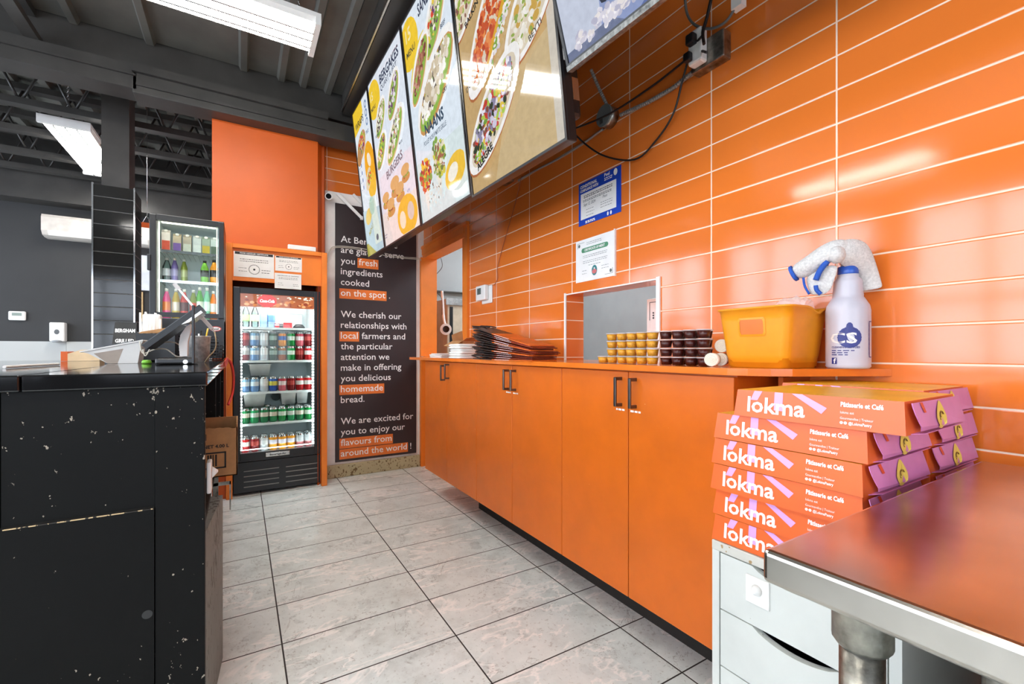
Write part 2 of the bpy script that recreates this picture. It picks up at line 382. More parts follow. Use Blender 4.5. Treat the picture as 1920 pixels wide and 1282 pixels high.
# kitchen behind the hatches
w = MB(); w.box((4.2, 0.3, 0), (4.3, 5.6, 2.9)); w.box((XB, 5.5, 0), (4.3, 5.6, 2.9)); w.box((XB, 0.3, 0), (4.3, 0.4, 2.9)); w.box((XB, 0.3, 2.8), (4.3, 5.6, 2.9))
struct(w.build('wall_kitchen', GREY_WALL))
# trims of the two openings
w = MB(); w.box((XW - 0.008, P1, 1.10), (XW + 0.001, P1 + 0.012, PZ + 0.012)); w.box((XW - 0.008, P0 - 0.02, 1.10), (XW + 0.001, P0, PZ + 0.012)); w.box((XW - 0.008, P0, PZ), (XW + 0.001, P1, PZ + 0.006))
struct(w.build('trim_2', WHITE_P))
w = MB(); w.box((XW - 0.02, D0 - 0.1, 1.10), (XW, D0 - 0.045, DZ + 0.09)); w.box((XW - 0.012, D0 - 0.045, 1.1005), (XB - 0.004, D0 + 0.006, DZ - 0.006)); w.box((XW - 0.02, D0 - 0.045, DZ - 0.006), (XB - 0.004, D1 + 0.02, DZ + 0.03)); w.box((XW - 0.03, D0 - 0.1, DZ + 0.09), (XW, D1 + 0.04, DZ + 0.115))
w.box((XW - 0.025, D0 - 0.045, DZ + 0.03), (XW, D1 + 0.03, DZ + 0.09)); w.box((XW - 0.045, D1 - 0.006, 0), (XB - 0.004, D1 + 0.035, DZ))
struct(w.build('trim_3', ORANGE_W))
# ================================================================ lamps
def batten(loc, rotz, label, tubes=4, length=1.22, pitch=0.072):
    t = thing('ceiling_light', label, 'light', loc, rotz, 'hanging fluorescent lights')
    wd = tubes * pitch
    b = MB(); b.box((-length/2 - 0.03, -wd/2 - 0.02, 0.03), (length/2 + 0.03, wd/2 + 0.02, 0.055))
    for i in range(tubes + 1):
        y = -wd/2 + i * pitch
        b.prism([(-length/2, y - 0.016, 0.031), (-length/2, y + 0.016, 0.031), (-length/2, y, 0.006)], (length, 0, 0))
    b.build('reflector', WHITE_PL, t, False)
    for i in range(1, tubes):
        y = -wd/2 + i * pitch; MB().box((-length/2, y - 0.005, -0.018), (length/2, y + 0.005, 0.006)).build('divider_fin', BLACK_PL, t, False)
    for sx in (-1, 1): MB().box((sx*(length/2 + 0.015) - 0.015, -wd/2 - 0.02, -0.012), (sx*(length/2 + 0.015) + 0.015, wd/2 + 0.02, 0.03)).build('end_cap', WHITE_PL, t, False)
    for i in range(tubes):
        y = -wd/2 + (i + 0.5) * pitch
        MB().cyl((-length/2, y, 0.004), (length/2, y, 0.004), 0.0145, seg=12).build('tube', TUBE, t, False)
    top = (3.45 if loc[1] > 4.3 else ZC) - loc[2]
    for sx in (-1, 1):
        x = sx * length * 0.44; c = MB(); ln = 0
        c.tube([(x, -0.1, 0.055), (x, 0, 0.15), (x, 0.1, 0.055)], 0.0025, seg=5)
        z = 0.15
        while z < top - 0.015:
            vert = ln % 2
            pts = [(x + (0.006*math.cos(a) if vert else 0), (0 if vert else 0.006*math.cos(a)), z + 0.009 + 0.012*math.sin(a)) for a in [2*PI*q/8 for q in range(9)]]
            c.tube(pts, 0.0018, seg=4); z += 0.019; ln += 1
        c.build('chain', CHROME, t, False)
    return t
batten((-0.245, 2.93, 3.03), 0, 'long four tube ceiling light hanging near the menu screens')
batten((-1.25, 5.72, 3.02), PI/2, 'four tube light on chains beyond the black tiled column')
batten((-0.9, 0.2, 3.03), 0, 'added unseen four tube fill light over the near end of the black counter')  # added fixture out of view, there to lift the overall light
batten((-2.6, 2.2, 3.03), PI/2, 'added unseen four tube fill light over the seating side of the counter')  # second added fixture outside the view, fills in more light
KFILL = lamp_mat('kitchen_fill_panel', 'f2f8ff', 9)  # for ceiling panels added out of view to brighten the kitchen
for ky, kn in ((2.2, 'behind the low hatch'), (4.4, 'behind the tall hatch')):
    kl = thing('ceiling_light', 'added unseen flat kitchen fill light ' + kn, 'light', (2.9, ky, 2.76))
    MB().box((2.3, ky - 0.6, 2.76), (3.5, ky + 0.6, 2.8)).build('frame', WHITE_PL, kl); MB().box((2.34, ky - 0.56, 2.752), (3.46, ky + 0.56, 2.762)).build('diffuser', KFILL, kl)
# ================================================================ menu screens on the right wall
_pm = {}
def pic(col, s=0.62):
    """a colour shown by a lit display behind its glossy front"""
    if (col, s) not in _pm:
        m, nt, b = principled('display_' + col); b.inputs['Base Color'].default_value = (0.01, 0.01, 0.01, 1)
        b.inputs['Roughness'].default_value = 0.06; b.inputs['Emission Strength'].default_value = s
        c = lin(col); tc = N(nt, 'ShaderNodeTexCoord').outputs['Object']
        nt.links.new(ramp(nt, noise(nt, tc, 35, 5), [(0.3, tuple(v*0.9 for v in c[:3])), (0.7, tuple(min(1, v*1.05) for v in c[:3]))]), b.inputs['Emission Color'])
        _pm[(col, s)] = m
    return _pm[(col, s)]
class Pict:
    """flat picture shapes on a display plane; every shape lies a hair above the one before"""
    def __init__(s, o, u, v, n, w, h): s.o, s.u, s.v, s.n, s.w, s.h = o, u, v, n, w, h; s.mb = MB(); s.mats = []; s.k = 0
    def m(s, col):
        mt = pic(col)
        if mt not in s.mats: s.mats.append(mt)
        return s.mats.index(mt)
    def at(s, x, y): return s.o + s.u*x + s.v*y + s.n*(0.0006 + s.k*0.00002)
    def poly(s, pts, col):
        for ax, lim, sg in ((0, 0, 1), (0, s.w, -1), (1, 0, 1), (1, s.h, -1)):     # keep the shape inside the display
            out = []
            for a, b in zip(pts, pts[1:] + pts[:1]):
                ia, ib = sg*(a[ax] - lim) >= 0, sg*(b[ax] - lim) >= 0
                if ia: out.append(a)
                if ia != ib: k = (lim - a[ax])/(b[ax] - a[ax]); out.append((a[0] + (b[0]-a[0])*k, a[1] + (b[1]-a[1])*k))
            pts = out
            if len(pts) < 3: return
        s.k += 1; s.mb.face([s.at(*p) for p in pts], s.m(col))
    def rect(s, x, y, w, h, col): s.poly([(x, y), (x+w, y), (x+w, y+h), (x, y+h)], col)
    def ell(s, x, y, rx, ry, col, rot=0, n=18):
        c, q = math.cos(rot), math.sin(rot)
        s.poly([(x + rx*math.cos(a)*c - ry*math.sin(a)*q, y + rx*math.cos(a)*q + ry*math.sin(a)*c) for a in [2*PI*i/n for i in range(n)]], col)
    def heap(s, x, y, rx, ry, cols, rot=0, n=40, size=0.02):
        c, q = math.cos(rot), math.sin(rot)
        n = int(n*2.6); size *= 0.62
        for i in range(n):
            a, r = random.random()*2*PI, math.sqrt(random.random())
            dx, dy = rx*r*math.cos(a), ry*r*math.sin(a)
            k = size*(0.6 + random.random()*0.8)
            s.ell(x + dx*c - dy*q, y + dx*q + dy*c, k, k*(0.45 + random.random()*0.5), random.choice(cols), random.random()*PI, 8)
    def sub(s, x, y, rx, ry, rot, bun, fill, n=36):
        """a filled roll lying across the picture"""
        s.ell(x, y, rx*1.08, ry*1.2, 'f4f3f2', rot); s.ell(x, y - ry*0.15, rx, ry*0.95, bun, rot); s.ell(x, y - ry*0.1, rx*0.95, ry*0.8, '8fb54a', rot)
        s.heap(x, y + ry*0.1, rx*0.82, ry*0.6, fill, rot, n, min(rx, ry)*0.3)
    def text(s, body, x, y, size, col='23304a', rot=0, bold=0.02, width=None):
        s.k += 2; c, q = math.cos(rot), math.sin(rot)
        s.mb.text(body, s.at(x, y), s.u*c + s.v*q, s.v*c - s.u*q, size, s.m(col), bold, width)
MEAT = ['b98a63', '8a5a3c', 'd9b48c', 'a8543a']; WHT = ['f3efe6', 'e6dccb', 'd2c3a8', 'fbf8f2', 'c7b79a', '5c5148']; VEG = ['7ea63c', 'a9c84f', 'd84d33', 'e8c94b', '6a3f6e', 'f0e3cc']
RED = ['c4532b', 'd96a35', 'b4401f', 'e28b4c']; PUR = ['6d4568', '8f6a88', 'd9cfd8', '7a8f45', 'e9e3e6']
def art_wraps(P, w, h):
    P.rect(0, 0, w, h, 'e3ebf3'); P.poly([(0, h), (0, h*0.84), (w*0.45, h*0.86), (w*0.62, h*0.93), (w*0.6, h)], 'f0c92e')
    P.text('WRAPS', w*0.1, h*0.87, 0.07, '3a3a30', 0.0)
    P.ell(w*0.33, h*0.74, w*0.33, h*0.07, 'c99a62', 0.5); P.heap(w*0.36, h*0.75, w*0.24, h*0.05, MEAT + VEG, 0.5, 40, 0.022); P.ell(w*0.15, h*0.68, w*0.16, h*0.05, 'b98a58', 0.6)
    for i in range(3): P.ell(w*0.82, h*(0.94 - 0.055*i), 0.03, 0.03, '7d95b8'); P.ell(w*0.82, h*(0.94 - 0.055*i), 0.015, 0.015, 'e8edf4')
    P.text('TRIO', w*0.68, h*0.76, 0.035, '4e6894')
    P.ell(w*0.72, h*0.55, w*0.3, h*0.17, 'f0ab1f', 0.15); P.ell(w*0.72, h*0.43, w*0.24, h*0.08, 'f3bf3c', 0)
    P.ell(w*0.55, h*0.49, w*0.22, h*0.045, 'e8d3b0', 0.8); P.heap(w*0.62, h*0.49, w*0.13, h*0.035, ['b8302a', 'd9562f', 'e8c94b', '8fb54a'], 0.8, 30, 0.018); P.ell(w*0.7, h*0.6, w*0.09, h*0.05, 'f6ead2', 0.5)
    for i in range(4): P.ell(w*0.22, h*(0.62 - 0.05*i), 0.012, 0.017, '6f86b5'); P.rect(w*0.06, h*(0.61 - 0.05*i), 0.04, 0.006, '9aa7bd')
    P.poly([(0, 0), (w, 0), (w, h*0.27), (0, h*0.32)], 'b9d2dc'); P.ell(w*0.32, h*0.26, w*0.2, h*0.05, 'e9c968', 0.3)
    P.poly([(w*0.55, h*0.05), (w*0.95, h*0.05), (w*0.78, h*0.36), (w*0.5, h*0.36)], 'dbe9df'); P.ell(w*0.58, h*0.31, w*0.16, h*0.06, 'b7d3c2', 0.2)
    P.text('MENU', w*0.25, h*0.13, 0.05, 'a8a13a', 0.4); P.ell(w*0.7, h*0.09, 0.03, 0.025, '5a6b78')
    P.poly([(0, 0), (w*0.55, 0), (w*0.1, h*0.09), (0, h*0.09)], 'b5ae4a')
def art_burgers(P, w, h):
    P.rect(0, 0, w, h, 'dfe7f2'); P.rect(0, 0, w, h*0.42, 'e6dfea'); P.rect(0, 0, w, h*0.2, 'ecdcd8')
    P.ell(w*0.13, h*0.88, w*0.2, h*0.11, 'f0c92e'); P.text('15', w*0.03, h*0.89, 0.08, 'f7e9b0', 0.0)
    P.text('MENU', w*0.02, h*0.83, 0.04, '4b4a34')
    P.text('BERGAKES', w*0.36, h*0.905, 0.085, '2d3550', 0, 0.03, w*0.55); P.text('QUART & JEST', w*0.36, h*0.865, 0.05, '2d3550', 0, 0.01, w*0.48)
    P.sub(w*0.27, h*0.74, w*0.2, 0.07, 0.7, 'd3ad78', WHT); P.sub(w*0.68, h*0.76, w*0.22, 0.075, 0.75, 'c99a62', PUR)
    P.text('KEBAB', w*0.08, h*0.66, 0.025); P.text('ALGER', w*0.74, h*0.665, 0.025)
    P.sub(w*0.2, h*0.56, w*0.2, 0.065, 0.7, 'd3ad78', VEG); P.sub(w*0.62, h*0.55, w*0.3, 0.08, 0.6, 'd9b98c', WHT + ['d78a6a'])
    P.text('POULET', w*0.05, h*0.47, 0.022); P.text('MIXTE', w*0.72, h*0.475, 0.022)
    P.text('BURGERS', w*0.3, h*0.365, 0.075, '6b7080', 0.12, 0.03, w*0.48)
    for x, y, k in ((0.2, 0.26, 1), (0.5, 0.29, 1.2), (0.8, 0.31, 1), (0.33, 0.2, 1.1), (0.62, 0.24, 1.1)):
        P.ell(w*x, h*y - 0.03*k, 0.075*k, 0.03*k, 'c98f4e'); P.heap(w*x, h*y - 0.005, 0.06*k, 0.015, ['6b3a26', 'e5b93c', '7fa544', 'b5452f'], 0.1, 10, 0.022)
        P.ell(w*x, h*y + 0.02*k, 0.075*k, 0.035*k, 'd9a869')
    P.text('4.99', w*0.8, h*0.2, 0.028, '8494c0'); P.text('SALE', w*0.2, h*0.135, 0.045, 'b98f3a', 0.3)
    P.ell(w*0.74, h*0.09, w*0.26, h*0.11, 'efb62c'); P.ell(w*0.62, h*0.08, w*0.08, h*0.05, 'f5dfc4', 0.6); P.ell(w*0.84, h*0.1, w*0.08, h*0.05, 'd9c4b8', 0.8)
    P.rect(w*0.05, h*0.06, 0.06, 0.006, '9a94a8'); P.rect(w*0.05, h*0.045, 0.05, 0.006, '9a94a8')
def art_sandwich(P, w, h):
    P.rect(0, 0, w, h, 'dde8f3'); P.rect(0, 0, w, h*0.3, 'd6e4e6')
    P.ell(w*0.12, h*0.87, w*0.22, h*0.12, 'f0c92e'); P.text('15', w*0.06, h*0.89, 0.1, 'f7e9b0'); P.text('MENU', w*0.04, h*0.82, 0.05, '4b4a34')
    P.text('SANDWICHES', w*0.38, h*0.92, 0.09, '2b3550', 0, 0.03, w*0.6)
    P.sub(w*0.68, h*0.82, w*0.3, 0.085, 0.75, 'd3ad78', VEG + WHT); P.text('BEEF', w*0.78, h*0.74, 0.03)
    P.ell(w*0.3, h*0.71, w*0.3, 0.1, 'ecd23a', 0.8); P.sub(w*0.3, h*0.7, w*0.3, 0.075, 0.8, 'd9a869', ['9a5f4a', 'b57a63', 'c99582', '7a4435'])
    P.sub(w*0.58, h*0.56, w*0.45, 0.12, 0.55, 'c99552', WHT, 70); P.text('CRY', w*0.72, h*0.48, 0.03)
    P.text('NAANS', w*0.3, h*0.385, 0.085, '33485e', 0, 0.035, w*0.4); P.text('POULET BOEUF MIXTE GRILLE', w*0.25, h*0.345, 0.035, '33485e', 0, 0.01, w*0.48)
    P.poly([(w*0.2, h*0.03), (w*0.08, h*0.25), (w*0.36, h*0.27)], 'ece9e2'); P.heap(w*0.22, h*0.21, w*0.13, h*0.075, ['c4362b', 'd9562f', 'f0c23c', '8a2a3c', '7fa544'], 0.1, 50, 0.026)
    P.poly([(w*0.5, h*0.06), (w*0.4, h*0.3), (w*0.68, h*0.3)], 'dfe3da'); P.heap(w*0.54, h*0.24, w*0.13, h*0.09, ['c9c94a', '7fa544', '5f7a3c', 'e8dfc4', '9a5f4a'], 0.1, 55, 0.024)
    P.heap(w*0.35, h*0.1, w*0.2, h*0.05, ['f3f0ea', '6f6a60', 'e0dcd2'], 0, 20, 0.012)
    P.ell(w*0.82, h*0.13, w*0.2, h*0.07, 'f0c23c', 0.3); P.ell(w*0.78, h*0.13, w*0.1, h*0.035, 'f5efe0', 0.3)
def art_bowls(P, w, h):
    P.rect(0, 0, w, h, 'c2a26e'); P.poly([(w*0.3, 0), (w, 0), (w, h*0.35), (w*0.55, h*0.3)], 'c9b185'); P.rect(w*0.93, 0, w*0.07, h, 'cfc7ba')
    def bowl(x, y, rx, ry, rot, cols, n): P.ell(x, y - 0.01, rx*1.08, ry*1.1, 'b06a3c', rot, 28); P.ell(x, y, rx*1.07, ry*1.12, 'f2f0ee', rot, 28); P.ell(x, y, rx*0.93, ry*0.92, 'd8cbb5', rot, 28); P.heap(x, y, rx*0.82, ry*0.78, cols, rot, n, 0.026)
    bowl(w*0.16, h*0.73, w*0.3, 0.085, 0.75, ['8a5a4c', 'd9b48c', '6d4a40', 'e8dcc8', '9bb04f'], 50); P.text('BALKIN', w*0.12, h*0.605, 0.04, '22201c', 0.3, 0.03)
    bowl(w*0.6, h*0.77, w*0.3, 0.09, 0.75, PUR + ['8fb54a', 'c43a2c'], 60); P.text('PHILLYS', w*0.66, h*0.66, 0.04, '22201c', 0.45, 0.03)
    bowl(w*0.4, h*0.525, w*0.4, 0.1, 0.8, RED, 90); P.ell(w*0.52, h*0.5, w*0.3, 0.014, 'd9a62e', 0.8); P.heap(w*0.56, h*0.485, w*0.25, 0.022, ['e8e3da', '7fa544', 'cfc6d0'], 0.8, 26, 0.02)
    bowl(w*0.84, h*0.45, w*0.33, 0.1, 0.65, ['e9e4d8', 'd9cfae', 'c9a24a', 'f3f0e8', '8fa54a'], 50)
    P.text('DOLMA', w*0.08, h*0.375, 0.035, '5a5348', 0.3, 0.02); P.text('BEYTI', w*0.8, h*0.335, 0.035, '5a5348', 0.3, 0.02)
    bowl(w*0.36, h*0.225, w*0.39, 0.1, 0.65, ['cfc9dd', 'e6e2ee', '7d4a3c', 'c23a2c', 'a9c84f', '6f9a3c', '8a84a0', 'e2c34a', '2f3a24'], 130)
    P.text('ALEGRE', w*0.14, h*0.065, 0.045, '22201c', 0.35, 0.04)
def art_popcorn(P, w, h):
    P.rect(0, 0, w, h, '8d9bc4'); P.poly([(0, h*0.02), (w*0.16, h*0.05), (w*0.22, h), (0, h)], 'c4cbdd'); P.poly([(w*0.3, 0), (w, 0), (w, h*0.5), (w*0.6, h*0.3)], '5d6ea3'); P.poly([(0, 0), (w*0.25, 0), (w*0.2, h*0.06), (0, h*0.05)], '6f7896')
    P.text('ush', w*0.17, h*0.15, 0.11, '2c3040', 0.12, 0.05)
    for i in range(120):
        x = random.random()*w*0.95 + 0.02; y = h*0.035 + random.random()*0.035 + max(0, x - w*0.1)*random.random()*0.16
        for q in range(5): P.ell(x + random.uniform(-0.011, 0.011), y + random.uniform(-0.011, 0.011), random.uniform(0.007, 0.013), random.uniform(0.006, 0.011), random.choice(['f1eef2', 'd9d6e2', 'b9b8cc', 'e6e0e0', 'cfcbd8']), random.random(), 9)
def tv(name, label, yf, yn, zb, hgt, art, lean=0.114, skew=-0.03, x_at=1.0, deep=0.06, group=None):
    ey = Vector((skew, 1, 0)).normalized(); up = Vector((-lean, 0, 1)).normalized(); nn = up.cross(ey).normalized()   # nn looks into the room
    if nn.x > 0: nn = -nn
    xn = x_at + skew * (yn - 1.265)
    o = Vector((xn, yn, zb)) + ey * (yf - yn); u = -ey; w = yf - yn
    t = thing(name, label, 'screen', (xn - skew*0, (yf + yn)/2, zb), 0, group)
    F = Matrix((list(u) + [0], list(up) + [0], list(nn) + [0], [0, 0, 0, 1])).transposed(); F = Matrix.Translation(o) @ F
    b = 0.011
    MB().box((0, 0, -deep), (w, hgt, -0.004), 0, F, 0.004).build('housing', BLACK_PL, t)
    f = MB(); f.box((0, 0, -0.006), (b, hgt, 0.004), 0, F); f.box((w - b, 0, -0.006), (w, hgt, 0.004), 0, F); f.box((b, 0, -0.006), (w - b, b, 0.004), 0, F); f.box((b, hgt - b, -0.006), (w - b, hgt, 0.004), 0, F)
    f.build('bezel', BLACK_PL, t)
    P = Pict(F @ Vector((b, b, -0.003)), u, up, nn, w - 2*b, hgt - 2*b); art(P, w - 2*b, hgt - 2*b); P.mb.build('display', P.mats, t)
    return t, F, w
g = 'menu screens along the orange wall'
tv('menu_screen', 'menu screen furthest along the row, tan wraps and a yellow circle, beside the black sign', 3.865, 3.405, 1.93, 1.19, art_wraps, group=g)
tv('menu_screen', 'menu screen with filled rolls above and round burgers on its lower half', 3.395, 2.665, 1.925, 1.2, art_burgers, group=g)
tv('menu_screen', 'menu screen with a big white filled sandwich above the word NAANS', 2.655, 2.0, 1.92, 1.2, art_sandwich, group=g)
t, F, w_ = tv('menu_screen', 'nearest upright menu screen, tan background with oval bowls of food', 1.99, 1.265, 1.905, 1.24, art_bowls, deep=0.045, group=g)
MB().box((0.05, 0.1, -0.1), (w_ - 0.02, 0.75, -0.045), 0, F, 0.015).build('rear_cover', BLACK_PL, t)
s_ = MB(); s_.box((w_ - 0.001, 0.28, -0.03), (w_ + 0.001, 0.36, -0.012), 0, F); s_.build('label', WHITE_PL, t)
MB().box((w_ - 0.021, 0.16, -0.09), (w_ - 0.017, 0.24, -0.06), 0, F).build('socket_plate', STEEL, t)
t, F, w_ = tv('television', 'tilted television showing popcorn above the wiring', 1.25, 0.2, 2.145, 0.62, art_popcorn, lean=0.29, skew=-0.05, x_at=0.985, deep=0.035)
MB().box((0.12, 0.05, -0.1), (w_ - 0.08, 0.4, -0.035), 0, F, 0.02).build('rear_cover', BLACK_PL, t)
for q in range(3):
    v_ = MB()
    for i in range(16): v_.box((0.16 + 0.012*i + 0.24*q, 0.046, -0.095), (0.167 + 0.012*i + 0.24*q, 0.052, -0.045), 0, F)
    v_.build('vent', INK, t)
MB().box((0, -0.012, -0.02), (w_, 0.004, 0.006), 0, F).build('silver_strip', mat('silver_strip', '7d7d78', 0.55, 0.6, 0.3, 60), t)
lg = MB(); lg.text('RCA', F @ Vector((w_*0.42, 0.0, 0.0065)), F.to_3x3() @ Vector((1, 0, 0)), F.to_3x3() @ Vector((0, 1, 0)), 0.028, 0, 0.04); lg.build('lettering', WHITE_INK, t)
# ================================================================ wiring on the wall
def wx(px, py, off=0.0): return onX(px, py, XW - off)
t = thing('junction_box', 'round grey junction box on the orange tiles below the popcorn television', 'junction box', wx(1145, 222))
c0 = wx(1147, 222)
MB().cyl(c0, c0 + Vector((-0.05, 0, 0)), 0.05, 0.05, seg=24).build('box', STEEL_D, t)
MB().cyl(c0 + Vector((-0.05, 0, 0)), c0 + Vector((-0.056, 0, 0)), 0.054, 0.052, seg=24).build('cover', mat('grey_cover', '6f7675', 0.5), t)
MB().box(tuple(c0 + Vector((-0.058, 0.005, -0.035))), tuple(c0 + Vector((-0.0555, 0.025, -0.012))), 0).build('sticker', mat('dark_sticker', '3a3f3e', 0.5), t)
c1 = wx(1340, 104)
t = thing('power_outlet', 'metal outlet box with white plug adapter high on the orange tiles', 'outlet', wx(1340, 104))
MB().box((XW - 0.05, c1.y - 0.07, c1.z - 0.055), (XW, c1.y + 0.07, c1.z + 0.05), bevel=0.006).build('box', STEEL_D, t)
MB().box((XW - 0.09, c1.y - 0.005, c1.z - 0.045), (XW - 0.05, c1.y + 0.055, c1.z + 0.085), bevel=0.008).build('plug_adapter', WHITE_PL, t)
p_ = MB(); p_.box((XW - 0.12, c1.y + 0.01, c1.z + 0.02), (XW - 0.09, c1.y + 0.045, c1.z + 0.06), bevel=0.006); p_.box((XW - 0.115, c1.y + 0.03, c1.z - 0.035), (XW - 0.09, c1.y + 0.06, c1.z), bevel=0.006); p_.build('plug', BLACK_PL, t)
def cable(name, label, pts, r, m, cat='cable', group=None, corr=False):
    b = MB(); b.tube(pts, r, 0, 8, 6)
    if corr:
        P = [Vector(p) for p in pts]
        for a, c in zip(P, P[1:]):
            n_ = max(2, int((c - a).length / 0.011))
            for k in range(n_): q = a.lerp(c, (k + 0.5)/n_); d = (c - a).normalized()*0.003; b.cyl(q - d, q + d, r*1.18, seg=8)
    return tag(b.build(name, m, loc=None), label, cat, group)
g = 'metal clad conduits on the tiles'; COND = mat('conduit_metal', '9d9d98', 0.4, 0.35)
cable('conduit', 'flexible metal conduit from popcorn television to round junction box', [wx(1108, 130, 0.10), wx(1125, 170, 0.05), wx(1142, 205, 0.025)], 0.007, COND, 'conduit', g, True)
cable('conduit', 'flexible metal conduit sagging from round junction box to outlet box', [wx(1163, 216, 0.02), wx(1215, 192, 0.015), wx(1262, 165, 0.015), wx(1308, 128, 0.02)], 0.008, COND, 'conduit', g, True)
cable('conduit', 'thin conduit from round junction box down behind the tan menu screen', [wx(1130, 242, 0.02), wx(1095, 268, 0.012), wx(1050, 296, 0.012), wx(1000, 322, 0.012), wx(972, 338, 0.015)], 0.006, COND, 'conduit', g)
g = 'black power cords on the tiles'
BLK_C = mat('black_cord', '1a1414', 0.45)
cable('power_cable', 'black cord running straight from tan menu screen to outlet box', [wx(1064, 246, 0.12), wx(1140, 215, 0.075), wx(1225, 160, 0.04), wx(1300, 102, 0.06), wx(1325, 98, 0.11)], 0.0045, BLK_C, group=g)
cable('power_cable', 'black cord hanging in a long loop above the blue notice', [wx(1064, 236, 0.12), wx(1095, 268, 0.05), wx(1135, 293, 0.02), wx(1190, 299, 0.02), wx(1228, 266, 0.02), wx(1262, 214, 0.03), wx(1280, 150, 0.04), wx(1296, 95, 0.07), wx(1316, 68, 0.1)], 0.0045, BLK_C, group=g)
cable('power_cable', 'two black cords dropping from above into outlet box', [wx(1333, 0, 0.08), wx(1325, 35, 0.08), wx(1318, 60, 0.09), wx(1320, 82, 0.11)], 0.006, BLK_C, group=g)
cable('cable_loop', 'grey cable loop hanging over the outlet box at top edge', [wx(1284, -12, 0.1), wx(1288, 24, 0.08), wx(1302, 46, 0.08), wx(1330, 54, 0.08), wx(1358, 43, 0.08), wx(1376, 18, 0.08), wx(1383, -10, 0.08)], 0.005, mat('grey_cord', '5d5f5e', 0.4))
tag(MB().box(tuple(wx(1390, 6, 0.09)), tuple(wx(1380, -8, 0.06))).build('cable_connector', WHITE_PL), 'small white connector at end of grey cable loop', 'connector')
c2 = wx(957, 335)
t = thing('power_outlet', 'dark outlet box on tiles under the tan menu screen', 'outlet', c2)
MB().box((XW - 0.06, c2.y - 0.05, c2.z - 0.035), (XW, c2.y + 0.055, c2.z + 0.035), bevel=0.004).build('box', STEEL_D, t)
MB().box((XW - 0.085, c2.y - 0.02, c2.z - 0.02), (XW - 0.06, c2.y + 0.03, c2.z + 0.02), bevel=0.004).build('plug', BLACK_PL, t)
cable('thermostat_wire', 'thin brown wire from under the screens down to the thermostat', [wx(978, 330, 0.02), wx(965, 385, 0.01), wx(949, 440, 0.008), wx(938, 480, 0.008), wx(932, 505, 0.008), wx(933, 522, 0.008), wx(926, 535, 0.008)], 0.0022, mat('brown_wire', '9a4a28', 0.5), 'wire')
tc_ = wx(911, 551)
t = thing('thermostat', 'white wall thermostat with small grey display on the orange tiles', 'thermostat', tc_)
MB().box((XW - 0.01, tc_.y - 0.11, tc_.z - 0.075), (XW, tc_.y + 0.05, tc_.z + 0.055), bevel=0.006, seg=3).build('backplate', WHITE_PL, t)
MB().box((XW - 0.045, tc_.y - 0.065, tc_.z - 0.05), (XW - 0.01, tc_.y + 0.085, tc_.z + 0.062), bevel=0.008, seg=3).build('body', WHITE_PL, t)
MB().box((XW - 0.0462, tc_.y - 0.005, tc_.z - 0.005), (XW - 0.0445, tc_.y + 0.055, tc_.z + 0.042)).build('display', mat('lcd', '5e6a66', 0.15), t)
d_ = MB(); d_.text('21', (XW - 0.0468, tc_.y + 0.04, tc_.z + 0.008), (0, -1, 0), (0, 0, 1), 0.03); d_.build('digits', INK, t)
